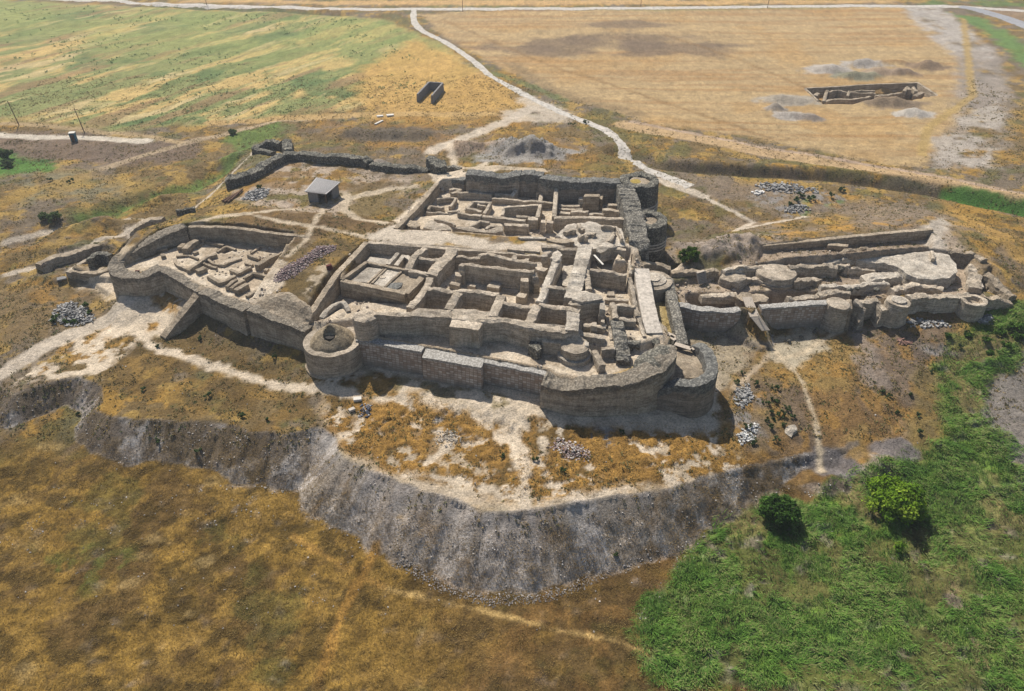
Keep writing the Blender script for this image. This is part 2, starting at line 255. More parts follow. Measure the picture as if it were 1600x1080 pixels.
for x, y, r_ in ((50, 1060, 2.2), (230, 880, 2.0), (245, 850, 1.5), (330, 885, 1.6), (50, 860, 2.5), (25, 800, 2.2), (340, 770, 1.6), (205, 920, 1.6), (300, 970, 1.0), (90, 720, 2.0), (370, 780, 1.5)):
    q = Q('F', x, y, -6.8); s_ = sub([q], 8); rr = np.hypot((X[s_] - q[0]) / r_, (Y[s_] - q[1]) / (r_ * .7)) + (fb2(X[s_] * 1.0, Y[s_], 1.6, 5, 417, .62) - .5) * 2.2; mixc(sst(1, .3, rr) * .35, lin('cfb277'), s_)
area(pl('F', [(60, 870), (200, 860), (230, 900), (120, 930), (60, 910)], -6.8), lin('5f6a2c'), .7, 1.5, (.48, .58, 2, 418))
# stubble field, straw lines along it
P_ST = pl('F', [(655, 22), (720, 18), (1405, 10), (1480, 60), (1520, 110), (1500, 180), (1470, 235), (1440, 260), (1330, 245), (1180, 215), (1020, 195), (880, 150), (790, 110), (700, 60)], 3)
area(P_ST, STUB, 1, 1.5)
sb = sst(-2, 2, psd(X, Y, P_ST)); ln = fb2(X * .02, Y * .55 + X * .006, 1, 4, 151)
mixc(sb * sst(.5, .75, ln) * .55, lin('a87c48')); mixc(sb * sst(.5, .3, ln) * .35, lin('cfae78')); mixc(sb * sst(.5, .68, n1) * .35, STUB2)
for c, x, y, a, b in (('N2', 1080, 190, 42, 13), ('N2', 840, 210, 20, 8), ('N2', 1000, 230, 26, 8), ('N2', 1400, 170, 40, 14), ('N2', 1270, 110, 22, 8), ('N2', 1330, 240, 20, 6), ('N3', 300, 205, 16, 5), ('N3', 60, 210, 40, 14)):
    q = Q(c, x, y, 3); s = sub([q], 60); r = np.sqrt(((X[s] - q[0]) / a) ** 2 + ((Y[s] - q[1]) / b) ** 2) + (fb2(X[s], Y[s], 12, 4, 155) - .5) * 1.4
    mixc(sst(1, .4, r) * .75, lin('7d6a55'), s)
for a in ([(690, 30), (880, 110), (1010, 150), (1200, 215)], [(1040, 55), (1160, 95), (1258, 136)]): stroke(pl('F', a, 3), .9, lin('8c6c42'), .5, .8, 2)
# back left: green weeds in slanting swathes over straw
P_GL = pl('F', [(-200, 0), (60, 3), (220, 12), (330, 18), (520, 26), (600, 32), (690, 70), (740, 110), (700, 140), (600, 160), (480, 178), (330, 192), (180, 205), (60, 190), (-200, 180)], 3)
gl = sst(-3, 3, psd(wx, wy, P_GL)); q1 = Q('F', 200, 150, 3); q2 = Q('F', 420, 80, 3); dd = np.array([q2[0] - q1[0], q2[1] - q1[1]]); dd /= np.linalg.norm(dd)
uu = X * dd[0] + Y * dd[1]; vv = -X * dd[1] + Y * dd[0]; st = fb2(uu / 46, vv / 7, 1, 5, 161); st2 = fb2(uu / 20, vv / 3, 1, 4, 164)
mixc(gl, lin('c9ac6c')); mixc(gl * sst(.44, .56, st + (n1 - .5) * .5 + sst(-40, -150, X) * .06), lin('8d9058')); mixc(gl * sst(.5, .62, st2 + (n2 - .5) * .2) * .8, lin('76834c'))
mixc(gl * sst(.56, .66, fb2(X, Y, 16, 4, 167)) * .85, lin('647a48')); mixc(gl * sst(.55, .7, st2) * sst(.52, .45, st) * .7, lin('dcc08a')); mixc(gl * sst(.6, .74, fb2(uu / 30, vv / 5, 1, 4, 169)) * .7, lin('9c7c58'))
mixc(gl * sst(230, 300, Y) * sst(.35, .6, n4) * .6, lin('9a9f5a'))
area(pl('F', [(560, 110), (650, 60), (700, 80), (800, 140), (830, 165), (740, 185), (620, 190), (560, 170)], 3), lin('c79f58'), .85, 4, None, True, 6)
# zone behind and left of the fort
area(pl('F', [(-60, 215), (120, 205), (230, 225), (330, 215), (300, 250), (200, 262), (90, 248), (-60, 260)], 3), lin('7c6a5a'), .9, 2, None, True, 4)
area(pl('F', [(0, 265), (80, 260), (280, 290), (250, 320), (100, 330), (0, 320)], 3), lin('a98c4c'), .7, 3, (.35, .6, 6, 171)); area(pl('F', [(0, 268), (180, 272), (200, 305), (40, 320)], 3), lin('7b7a66'), .7, 3, (.45, .6, 5, 172))
area(pl('F', [(-60, 238), (20, 236), (90, 262), (70, 270), (-60, 275)], 3), lin('5a7f35'), 1, 1.5, None, True, 3); area(pl('F', [(-60, 232), (35, 238), (90, 255), (30, 256), (-60, 258)], 3), lin('3d5c2a'), .9, 1.2, (.4, .55, 3, 173))
for a, w in (([(230, 305), (300, 285), (350, 262), (380, 230)], 2.2), ([(380, 215), (430, 205)], 5), ([(120, 335), (220, 310)], 1.5)): stroke(pl('F', a, 3), w, lin('65803a'), .8, 1.5, 4)
area(pl('F', [(440, 195), (600, 190), (690, 200), (650, 245), (560, 240), (440, 225)], 3.5), lin('74614a'), .8, 3, (.38, .6, 7, 175))
area(pl('F', [(480, 185), (800, 170), (830, 190), (700, 235), (640, 250)], 3.5), GOLD2, .5, 3, (.4, .6, 5, 176))
area(pl('F', [(930, 300), (1020, 270), (1100, 300), (1150, 350), (1060, 385), (1035, 330)], 3), BROWN2, .75, 2, (.4, .6, 6, 177)); area(pl('F', [(1030, 330), (1060, 370), (1140, 340), (1130, 310)], 3), lin('6a6a34'), .5, 2, (.45, .6, 3, 178))
area(pl('F', [(1050, 262), (1500, 330), (1480, 380), (1190, 380), (1100, 300)], 4), lin('8d7c68'), .85, 3, (.3, .5, 8, 179)); area(pl('F', [(1180, 370), (1460, 342), (1440, 355), (1250, 380)], 5), GOLD, .7, 1.5, (.45, .6, 3, 180))
area(pl('F', [(1480, 300), (1620, 340), (1640, 470), (1540, 440), (1480, 360)], 5), lin('b8924e'), .8, 3, (.42, .58, 5, 181)); area(pl('F', [(1470, 340), (1540, 345), (1600, 420), (1520, 420)], 5), lin('85786a'), .7, 3, (.42, .58, 4, 182))
area(pl('F', [(1195, 285), (1290, 290), (1330, 300), (1240, 333), (1170, 310)], 4), GREY, .8, 1.5, (.45, .6, 1.5, 183)); area(pl('F', [(1260, 300), (1330, 298), (1250, 332)], 4), lin('6c8a4c'), .8, 1.5, (.5, .62, 2, 184)); area(pl('F', [(1250, 290), (1340, 295), (1330, 312), (1260, 310)], 4), GOLD, .6, 1.5, (.45, .6, 2, 185))
area(pl('F', [(800, 330), (1000, 215), (960, 250), (830, 190)], 4), GOLD2, .3, 3)
area(pl('F', [(1410, 12), (1470, 10), (1530, 60), (1565, 95), (1500, 95), (1440, 50)], 3), lin('b8afa4'), .9, 2, (.3, .5, 9, 186)); area(pl('F', [(1500, 95), (1565, 95), (1580, 160), (1500, 170)], 3), lin('9a9084'), .85, 2, (.3, .5, 5, 187))
area(pl('F', [(1490, 80), (1568, 80), (1582, 170), (1570, 262), (1460, 262), (1490, 180)], 3), lin('9d9184'), .75, 2.5, (.3, .5, 6, 445))
for p in ([(1490, 185), (1560, 160), (1575, 200), (1500, 200)], [(1450, 215), (1500, 205), (1560, 225), (1555, 262), (1470, 260)]): area(pl('F', p, 3), lin('b5aa9c'), .9, 1.5, (.35, .5, 4, 188))
area(pl('F', [(1485, 20), (1540, 30), (1600, 70), (1640, 110), (1600, 105), (1540, 50)], 3), lin('6b8a48'), .9, 2, None, True, 4); area(pl('F', [(1520, 14), (1600, 40), (1640, 80), (1640, 20)], 3), lin('9c8266'), .8, 2)
area(pl('F', [(1440, 0), (1600, 0), (1640, 12), (1440, 8)], 3), lin('5f7a3c'), .8, 3, (.4, .6, 10, 189)); area(pl('F', [(280, 0), (1400, 0), (1400, 5), (700, 9), (280, 4)], 3), lin('d3ab72'), .8, 2)
# top of the mound
area(pl('F', [(400, 330), (500, 320), (640, 350), (590, 378), (560, 400), (490, 480), (400, 460), (470, 390), (480, 370), (340, 350)], 8), lin('7d6440'), .95, 1.5); area(pl('F', [(400, 330), (620, 340), (560, 400), (430, 440)], 8), lin('695438'), .8, 1.5, (.42, .58, 3, 190)); area(pl('F', [(420, 420), (490, 380), (540, 385), (480, 460)], 8), lin('a08046'), .6, 1, (.45, .6, 2, 191))
area(pl('F', [(360, 300), (440, 250), (660, 282), (560, 345), (400, 330)], 7), lin('b8a692'), .9, 1.5, (.3, .5, 3, 192)); area(pl('F', [(390, 290), (440, 255), (540, 262), (620, 282), (560, 300), (450, 300)], 7), lin('8d6d3c'), .75, 1.5, (.42, .55, 3, 193)); stroke(pl('F', [(375, 305), (440, 255)], 7), 1.0, ORANGE, .9, .6, 1.5)
area(pl('F', [(410, 325), (460, 310), (480, 320), (430, 345)], 7), ORANGE * .8, .6, 1, (.45, .6, 1.5, 194)); area(pl('F', [(535, 300), (600, 290), (625, 300), (580, 340), (540, 325)], 7.5), lin('7d6a3e'), .9, 1.2); area(pl('F', [(540, 287), (600, 280), (640, 285), (600, 295), (560, 300)], 7.5), lin('6f5a34'), .8, 1.2)
area(pl('F', [(480, 425), (520, 400), (505, 440), (480, 470), (410, 460), (430, 440)], 8), SAND2, .6, 1, (.45, .55, 1.6, 195))
# platform and hillsides
area([(a, b) for a, b, _ in pl('F', [(170, 520), (250, 500), (330, 520), (470, 590), (560, 620), (530, 680), (400, 670), (170, 600)], -.5)], lin('6f5a36'), .9, 2, (.3, .5, 4, 201))
area(pl('F', [(170, 560), (330, 560), (500, 640), (500, 670), (200, 640)], -.5), lin('9a7a40'), .6, 2, (.5, .6, 2.4, 202)); area(pl('F', [(280, 470), (480, 560), (460, 590), (270, 520)], 0), lin('6f6244'), .7, 1.5, (.4, .6, 3, 203))
area(pl('F', [(30, 605), (70, 560), (170, 510), (230, 530), (160, 595)], -1), SAND, .9, 1.2, (.42, .52, 2.2, 204)); area(pl('F', [(40, 590), (170, 515), (230, 535), (120, 590)], -1), ORANGE, .9, .8, (.54, .6, 1.6, 205))
P_SN = pl('F', [(110, 430), (175, 440), (250, 462), (290, 480), (250, 525), (200, 520), (150, 525), (190, 480), (130, 450)], .2); area(P_SN, SAND, 1, 1.2, (.22, .36, 3, 206)); area(pl('F', [(200, 425), (330, 480), (300, 490), (180, 450)], 0), SAND2, .8, 1)
area(pl('F', [(30, 450), (130, 430), (180, 480), (150, 500), (60, 540), (0, 540), (-40, 480)], .5), lin('7f6b4c'), .9, 2, (.3, .5, 4, 207)); area(pl('F', [(30, 440), (120, 430), (140, 470), (60, 480)], .5), ORANGE, .8, 1.5, (.5, .6, 2.5, 208)); area(pl('F', [(-40, 360), (180, 345), (120, 390), (60, 400), (-40, 420)], 2), ORANGE * .9, .7, 2, (.5, .62, 3, 209))
area(pl('F', [(230, 455), (285, 470), (270, 500), (235, 480)], 0), ORANGE, .9, .6, (.45, .55, 2, 210)); area(pl('F', [(222, 508), (246, 502), (248, 507), (226, 518)], 0), ORANGE, 1, .3)
P_PL = pl('F', [(480, 600), (560, 565), (640, 590), (850, 610), (1100, 640), (1150, 560), (1140, 680), (1200, 730), (1050, 760), (840, 800), (700, 780), (590, 742), (530, 690)], 0)
pm = sst(-1, 2, psd(wx, wy, P_PL)); mixc(pm, lin('8d6c38')); mixc(pm * sst(.44, .54, r2), ORANGE * .95); mixc(pm * sst(.5, .58, r1) * .8, lin('6f5a34')); mixc(pm * sst(.55, .62, fb2(X, Y, 3.4, 6, 421, .6)), SAND); mixc(pm * sst(.52, .58, fb2(X, Y, 8, 6, 422, .62)) * .85, SAND2); mixc(sst(2.6, .4, np.abs(psd(X, Y, P_PL)) + (r2 - .5) * 5) * .55 * (Y < 74), SAND)
matsc = sst(.44, .49, matn); matM = matsc * sst(-.5, 1.5, psd(wx, wy, [p[:2] for p in pl('F', [(500, 640), (640, 615), (760, 660), (900, 665), (1060, 665), (1180, 650), (1190, 715), (1060, 745), (840, 792), (760, 785), (600, 735), (530, 690)], 0)]))
mixc(matM, ORANGE); mixc(matM * sst(.45, .6, fb2(X, Y, 2.2, 4, 72)), lin('8a6632')); mixc(matM * sst(.5, .66, fb2(X, Y, 5.5, 4, 73)), lin('6f5530')); mixc(sst(.45, .55, fb2(X, Y, 5, 3, 75)) * sst(-1, 2, psd(X, Y, [p[:2] for p in pl('F', [(530, 640), (690, 640), (700, 720), (600, 720), (540, 690)], 0)])) * .8, lin('8b6a36'))
for c, x, y, r in (('N7', 497, 110, 1.3), ('N7', 1088, 190, 1.7)):
    q = Q(c, x, y, 0); s = sub([q], 4); r0 = np.hypot((X[s] - q[0]), (Y[s] - q[1]) * .8) + (fb2(X[s], Y[s], 1.2, 3, 77) - .5); mixc(sst(r + 1.6, r + .6, r0), ORANGE, s); mixc(sst(r + .3, r - .3, r0), GREY, s)
for a, w in (([(800, 660), (812, 700), (820, 740), (820, 790)], 1.3), ([(850, 690), (845, 740), (880, 770)], .4), ([(1000, 690), (1020, 720), (1060, 750)], .8), ([(800, 690), (770, 680), (740, 650)], .9), ([(640, 745), (700, 700), (760, 690)], .5), ([(690, 640), (740, 640), (820, 670)], 1.0), ([(650, 660), (720, 690), (800, 670)], .7), ([(640, 740), (720, 750), (800, 780), (900, 780), (1000, 755)], .7), ([(940, 745), (900, 770), (860, 760), (842, 720)], .5), ([(1100, 640), (1130, 570), (1125, 530)], 1.4)): stroke(pl('F', a, 0), w * .75, SAND, .95, .35, 2.0)
stroke(pl('F', [(190, 495), (235, 540), (330, 572), (420, 598), (500, 612), (580, 620), (680, 635)], 0), .9, SAND, .95, .5, 1.8); stroke(pl('F', [(640, 615), (800, 640), (960, 655), (1100, 660)], 0), 2.6, SAND, .9, .8, 3); area(pl('F', [(560, 575), (740, 610), (840, 640), (760, 650), (560, 610)], 0), OLIVE, .7, 1, (.45, .55, 2.5, 211)); area(pl('F', [(560, 590), (660, 615), (640, 640), (540, 612)], 0), ORANGE, .85, .8, (.45, .55, 2, 212))
m2_ = sst(.47, .51, matn) * sst(-.5, 1.5, psd(X, Y, [p[:2] for p in pl('F', [(520, 640), (640, 622), (760, 668), (900, 672), (1060, 672), (1180, 655), (1190, 715), (1060, 742), (840, 790), (760, 782), (600, 730), (540, 690)], 0)])); trail = psd(X, Y, pl('F', [(800, 655), (812, 700), (820, 740), (820, 790)], 0), False); m2_ = m2_ * sst(.6, 1.6, trail); mixc(m2_ * .9, ORANGE); mixc(m2_ * sst(.5, .58, r2) * .8, lin('8a6a34')); mixc(m2_ * sst(.58, .66, r4) * .5, lin('cfa050'))
P_HR = pl('F', [(1130, 560), (1200, 530), (1330, 500), (1480, 490), (1470, 560), (1450, 650), (1440, 690), (1300, 705), (1170, 735), (1130, 690)], -1.5); area(P_HR, lin('9a7e4a'), .9, 2); area(P_HR, lin('866842'), .85, 2, (.42, .6, 5, 213)); area(P_HR, lin('77695a'), .7, 2, (.5, .66, 7, 214)); area(pl('F', [(1330, 520), (1460, 500), (1450, 640), (1370, 600)], -1), lin('7e6f60'), .8, 2, (.35, .55, 5, 215)); area(P_HR, ORANGE, .7, 1, (.56, .66, 2.5, 216))
area(pl('F', [(1065, 520), (1145, 512), (1190, 540), (1150, 570), (1120, 600), (1100, 560)], 0), lin('a99a80'), .9, 1); area(pl('F', [(1195, 520), (1330, 505), (1240, 560), (1200, 555)], .2), lin('b8ab92'), .95, .8)
area(pl('F', [(1140, 600), (1175, 600), (1190, 690), (1150, 690)], -2), GREY, .8, 1, (.46, .56, 2, 217)); area(pl('F', [(1330, 505), (1360, 520), (1380, 600), (1350, 590)], -1), lin('9b8d80'), .8, 1)
# green hollow and the grey bank on the right
mixc(grnM, GRN); mixc(grnM * sst(.4, .6, n2), GRN3); mixc(grnM * sst(.5, .64, n1 + (n2 - .5) * .5) * .7, lin('6f6e3c')); mixc(grnM * sst(.55, .7, rid) * .3, lin('71863f')); mixc(grnM * sst(.52, .6, fb2(X, Y, 6, 5, 221, .6)) * .7, lin('6b6238')); mixc(grnM * sst(.55, .68, fb2(X, Y, 6, 4, 221)) * sst(60, 64, Y) * .6, lin('8a7a50')); area(pl('F', [(1470, 880), (1520, 960), (1560, 1080), (1520, 1080), (1480, 960)], -6), lin('8d7a58'), .8, 1, (.4, .55, 2, 222))
area(pl('F', [(1460, 740), (1560, 740), (1600, 900), (1600, 1080), (1520, 1000)], -6), lin('7f8a48'), .5, 2, (.35, .55, 5, 223))
area(pl('F', [(1530, 620), (1600, 565), (1660, 560), (1660, 760), (1600, 740), (1545, 680)], -3), lin('8b837a'), .95, 1, None, True, 3); stroke(pl('F', [(1440, 600), (1450, 660), (1440, 700)], -3), 2, OLIVE, .6, 1, 2)
# talus and steep raw faces: gravel
gyy, gxx = np.gradient(Z, gy, gx); slope = np.sqrt(gxx ** 2 + gyy ** 2)
k = np.ones(5) / 5; sl = np.apply_along_axis(lambda v: np.convolve(v, k, 'same'), 0, slope); sl = np.apply_along_axis(lambda v: np.convolve(v, k, 'same'), 1, sl)
tal = sst(.42, .6, sl) * (Y < 100) * nat * sst(0.8, -.6, Z) * (1 - grnM * .7)
mixc(tal, lin('c6bdb3')); strk = RUN
mixc(tal * sst(.48, .58, r2) * .6, lin('9a8f85')); mixc(tal * sst(.5, .62, strk) * .5, lin('8f7d63')); mixc(tal * sst(.46, .36, strk) * .6, lin('bdb4aa')); mixc(tal * sst(.55, .63, r1) * sst(.4, .6, r2) * .55, lin('84683c')); mixc(tal * sst(.55, .75, n1) * .5, lin('a3968a'))
side = np.maximum(sst(-26, -33, X), sst(16, 30, X)); mixc(tal * side * sst(.40, .52, r1) * .85, lin('6f5c3e')); mixc(tal * side * sst(.46, .56, r2) * .7, lin('766c62')); foot = sst(.15, .4, sl) * sst(.6, .4, sl) * sst(-3.8, -4.8, Z) * (Y < 70) * (1 - grnM); mixc(foot * sst(.4, .55, n3) * .6, lin('b5a596'))
mixc(sst(.5, .8, sl) * (Y >= 100) * nat * sst(.35, .6, n2) * .6, lin('7f7464'))
for c, x, y, r, col in (('N2', 840, 680, 13, 'a6a19a'), ('N2', 590, 660, 8, 'a8927c'), ('D1', 600, 260, 10, 'a8998a'), ('N3', 1000, 740, 0, 'a6a19a'), ('P4', 580, 150, 9, 'b4aca2'), ('P4', 830, 110, 9, 'b4aca2'), ('P4', 780, 200, 8, '8b8a74'), ('P4', 1340, 120, 8, '8d7760'), ('P4', 1150, 175, 6, '8d7a68'), ('P4', 1050, 410, 10, '8f7c66'), ('P4', 1240, 490, 6, 'bdb6ab'), ('P4', 980, 165, 7, 'a69078'),
      ('P4', 260, 380, 9, 'aaa192'), ('P4', 160, 450, 4, '9a9186'), ('P4', 290, 500, 6, 'b4aca2'), ('P4', 430, 520, 4, '9a8f84'), ('N2', 350, 600, 9, '6c6152'), ('N2', 200, 600, 8, '6c6152'), ('R3', 1120, 340, 5, '9c9186'), ('R3', 970, 320, 3, 'b5a591'), ('N8', 910, 100, 4, '7c7674'), ('N8', 690, 150, 4, '7c7674')):
    if r: q = Q(c, x, y, 3 if Q(c, x, y, 3)[1] > 120 else -3); s = sub([q], 2 * r); rr = np.hypot((X[s] - q[0]) / r, (Y[s] - q[1]) / (r * .62)) + (fb2(X[s], Y[s], 3, 4, 241) - .5) * 1.1; mixc(sst(1.1, .75, rr) * .9, lin(col), s)
# the fort: dug floors and beaten earth
mixc(sst(-.6, .5, fort_in) * (Z < 7.9) * 1.0, SAND); mixc(sst(-.6, .5, fort_in) * (Z < 7.9) * sst(.44, .56, r2) * .6, SAND2); mixc(sst(-.6, .5, fort_in) * (Z < 7.9) * sst(.52, .6, r1) * .6, lin('a8957c')); mixc(sst(-.6, .5, fort_in) * (Z < 7.9) * sst(.55, .6, fb2(X, Y, 1.4, 5, 431, .62)) * .5, lin('e0d2bc')); mixc(sst(-.6, .5, fort_in) * sst(.8, 1.6, sl), lin('b7a48a'))
P_MD = pl('A1', [(1180, 530), (1310, 380), (1450, 232), (1620, 170), (1880, 255), (1740, 380), (1600, 560), (1490, 690), (1400, 720), (1130, 640)], 8.0); area(P_MD, lin('7a6642'), .95, .8); area(P_MD, lin('9a7c44'), .8, .8, (.5, .57, 2.2, 441)); area(P_MD, lin('5f5236'), .7, .8, (.5, .6, 3.5, 442)); area(pl('A1', [(1460, 470), (1560, 440), (1600, 480), (1520, 560), (1440, 620), (1380, 560)], 8), SAND2, .8, .6, (.42, .52, 1.5, 443))
P_PATH = pl('F', [(560, 377), (610, 352), (640, 330), (690, 278), (735, 270), (725, 282), (680, 300), (632, 356), (800, 378), (1000, 385), (1000, 402), (850, 398), (700, 388)], 8.5); area(P_PATH, PATH, 1, .8); area(pl('C4', [(450, 375), (500, 220), (640, 200), (760, 350), (830, 385), (815, 430), (740, 465), (430, 415)], 8.4), SAND, 1, .6)
area(pl('C4', [(1080, 480), (900, 330), (1000, 290), (1200, 330), (1340, 430)], 4.5), SAND, .9, 1)
P_DG = pl('F', [(1066, 474, 4.1), (1330, 466, 4.1), (1415, 455, 4.4), (1530, 465, 3.6), (1538, 440, 4.4), (1510, 402, 4.6), (1470, 350, 6), (1445, 362, 6.1), (1190, 385, 5.8), (1130, 422, 4.4), (1052, 440, 4)]); area(P_DG, lin('b5a28b'), 1, .6, None, False); area(P_DG, lin('988570'), .7, .6, (.45, .6, 3, 251), False)
area(pl('F', [(1440, 362), (1475, 330), (1490, 340), (1475, 385), (1440, 382)], 6), lin('c3b7a6'), .9, 1)
area(pl('C4', [(960, 700), (1080, 690), (1170, 900), (1180, 1000), (1010, 930)], 3.6), lin('b09a62'), .8, .4, None, False); area(pl('R7', [(1170, 330), (1330, 330), (1410, 420), (1390, 540), (1200, 540), (1110, 560)], 4), lin('c0b198'), .9, .4, None, False)
for a, w, col in (([(480, 375), (488, 360), (500, 335), (502, 320)], .45, SAND2), ([(300, 352), (340, 340), (420, 333), (460, 322)], .7, SAND2), ([(380, 335), (440, 350), (500, 358), (570, 372)], .45, SAND2), ([(450, 400), (480, 375)], .5, SAND2), ([(540, 300), (535, 320), (560, 340), (600, 350)], 1.0, SAND2), ([(545, 305), (600, 292), (650, 285)], .9, SAND2), ([(700, 275), (690, 260), (720, 250), (760, 262)], 3.5, SAND), ([(735, 262), (850, 268)], 1.2, SAND2)): stroke(pl('F', a, 8), w, col, .9, .4, 1.0)
for a, w, col, z in (([(0, 363), (60, 352), (150, 335), (195, 333), (250, 342), (290, 345)], .8, PATH, 3), ([(0, 412), (30, 408), (110, 394), (170, 370), (200, 358)], .7, PATH, 3), ([(200, 368), (198, 352), (240, 335), (290, 330), (350, 290), (420, 235)], .5, PATH, 4), ([(-10, 590), (50, 556), (100, 528), (150, 512), (200, 490)], 1.7, PATH, -.4), ([(0, 213), (60, 216), (110, 214), (160, 217), (230, 222)], 1.6, lin('d8ccb8'), 3), ([(160, 262), (240, 240), (330, 215), (430, 190), (560, 180)], 1.3, lin('b39d7e'), 3), ([(330, 192), (560, 180), (770, 178)], 2.0, lin('bf9e66'), 3),
      ([(0, 195), (100, 200), (240, 215), (280, 225)], 1.2, lin('b39a72'), 3), ([(1030, 275), (1100, 300)], 1.4, PATH, 4), ([(1100, 300), (1180, 335), (1150, 355), (1190, 345), (1260, 330)], .6, PATH, 4), ([(980, 195), (1190, 235), (1330, 256), (1480, 280), (1620, 312)], 3.4, lin('c4a57a'), 3.2), ([(985, 190), (1190, 229), (1330, 250), (1480, 274), (1620, 305)], .7, lin('b8a08a'), 3.2), ([(1200, 460), (1185, 495), (1200, 535), (1250, 580), (1280, 640), (1297, 703)], .38, lin('d2bfa0'), 0), ([(1215, 560), (1270, 540), (1350, 490)], .4, lin('d2bfa0'), 0), ([(1150, 600), (1200, 555)], .5, lin('c2ad90'), 0),
      ([(1505, 30), (1515, 110), (1520, 150), (1450, 200), (1440, 240)], 1.2, lin('b5995f'), 3), ([(600, 930), (760, 965), (870, 995), (960, 1010), (1010, 1030)], .25, lin('c9a86a'), -7), ([(460, 850), (600, 930)], .3, lin('b98f48'), -7), ([(590, 870), (540, 960), (500, 1080)], .6, lin('a9803c'), -7)): stroke(pl('F', a, z), w, col, .9, .4, 1.0)
stroke(pl('F', [(985, 248), (1100, 262), (1300, 271), (1450, 291), (1620, 325)], 3), 1.6, lin('5d5040'), .8, 1, 2); stroke(pl('F', [(1500, 300), (1560, 312), (1640, 330)], 3), 3.2, lin('4f7a30'), .95, 1, 2); stroke(pl('F', [(220, 8), (330, 13), (440, 18), (540, 24)], 3), 2.4, lin('5f6a3c'), .9, 1.2, 3); stroke(pl('F', [(800, 100), (860, 140), (900, 155), (1000, 180)], 3), 2.6, lin('8a7656'), .6, 1.5, 3); stroke(pl('F', [(770, 115), (830, 135), (880, 155)], 3), 1.6, lin('6f7a48'), .7, 1, 3)
stroke(pl('F', [(640, 15), (700, 9), (1000, 16), (1300, 12)], 3), 1.6, lin('6f7a48'), .5, 1.5, 3)
stroke(pl('N2', [(870, 440), (960, 480), (1010, 520), (860, 520), (800, 500)], 3.2), 3.5, PATH, .8, 1.5, 4); stroke(pl('N2', [(880, 470), (760, 540), (600, 600), (500, 640), (440, 665)], 3.4), 2.0, PATH, .9, 1, 2); stroke(pl('N2', [(520, 620), (540, 700), (620, 730), (680, 690)], 5), .9, SAND, .8, .6, 1.5); stroke(pl('N2', [(600, 720), (700, 740), (800, 760)], 6), 2.2, SAND, .8, 1, 2)
v = 1 + (n3 - .5) * .45 + (fb2(X, Y, .6, 2, 261) - .5) * .3 + (r2 - .5) * .5 * nat + fg * ((fb2(X, Y, 1.5, 5, 451, .66) - .5) * 1.3 + (fb2(X, Y, .5, 2, 452) - .5) * .5); Cc *= v[..., None]
# ------------------------------------------------------------------ materials
def new_mat(name):
    m = bpy.data.materials.new(name); m.use_nodes = True; nt = m.node_tree; b = nt.nodes['Principled BSDF']
    b.inputs['Roughness'].default_value = .95; b.inputs['Specular IOR Level'].default_value = .12
    return m, nt, b
def N(nt, t, **kw):
    n = nt.nodes.new(t)
    for k_, v_ in kw.items():
        if k_ in n.inputs: n.inputs[k_].default_value = v_
        else: setattr(n, k_, v_)
    return n
def ramp(nt, src, stops):
    r = nt.nodes.new('ShaderNodeValToRGB'); e = r.color_ramp.elements
    while len(e) < len(stops): e.new(.5)
    for i, (p, c) in enumerate(stops): e[i].position = p; e[i].color = (*c, 1) if len(c) == 3 else c
    nt.links.new(src, r.inputs[0]); return r
def mul(nt, a, b, fac=1.0, mode='MULTIPLY'):
    m = nt.nodes.new('ShaderNodeMix'); m.data_type = 'RGBA'; m.blend_type = mode
    if hasattr(fac, 'links'): nt.links.new(fac, m.inputs[0])
    else: m.inputs[0].default_value = fac
    for s_, v_ in ((6, a), (7, b)):
        if hasattr(v_, 'links'): nt.links.new(v_, m.inputs[s_])
        else: m.inputs[s_].default_value = (*v_, 1)
    return m.outputs[2]
def pos(nt): return nt.nodes.new('ShaderNodeNewGeometry').outputs['Position']
def noise(nt, sc, det=4, rough=.6, vec=None):
    n = N(nt, 'ShaderNodeTexNoise', Scale=sc, Detail=det, Roughness=rough); nt.links.new(vec or pos(nt), n.inputs['Vector']); return n.outputs['Fac']
def bumpn(nt, b, h, st, dist, prev=None):
    n = N(nt, 'ShaderNodeBump', Strength=st, Distance=dist); nt.links.new(h, n.inputs['Height'])
    if prev: nt.links.new(prev, n.inputs['Normal'])
    nt.links.new(n.outputs[0], b.inputs['Normal']); return n.outputs[0]
g3 = lambda a: (a, a, a)
def m_ground():
    m, nt, b = new_mat('ground'); a = N(nt, 'ShaderNodeAttribute', attribute_name='cover')
    f1 = ramp(nt, noise(nt, 3.2, 5, .72), [(.27, g3(.42)), (.5, g3(1)), (.75, g3(1.45))]); f2 = ramp(nt, noise(nt, 11, 3, .75), [(.3, g3(.6)), (.5, g3(1)), (.7, g3(1.3))])
    c = mul(nt, mul(nt, a.outputs['Color'], f1.outputs[0]), f2.outputs[0]); nt.links.new(c, b.inputs['Base Color'])
    p = bumpn(nt, b, noise(nt, 2.2, 6, .75), .8, .4); bumpn(nt, b, noise(nt, 9, 3, .7), .5, .12, p); return m
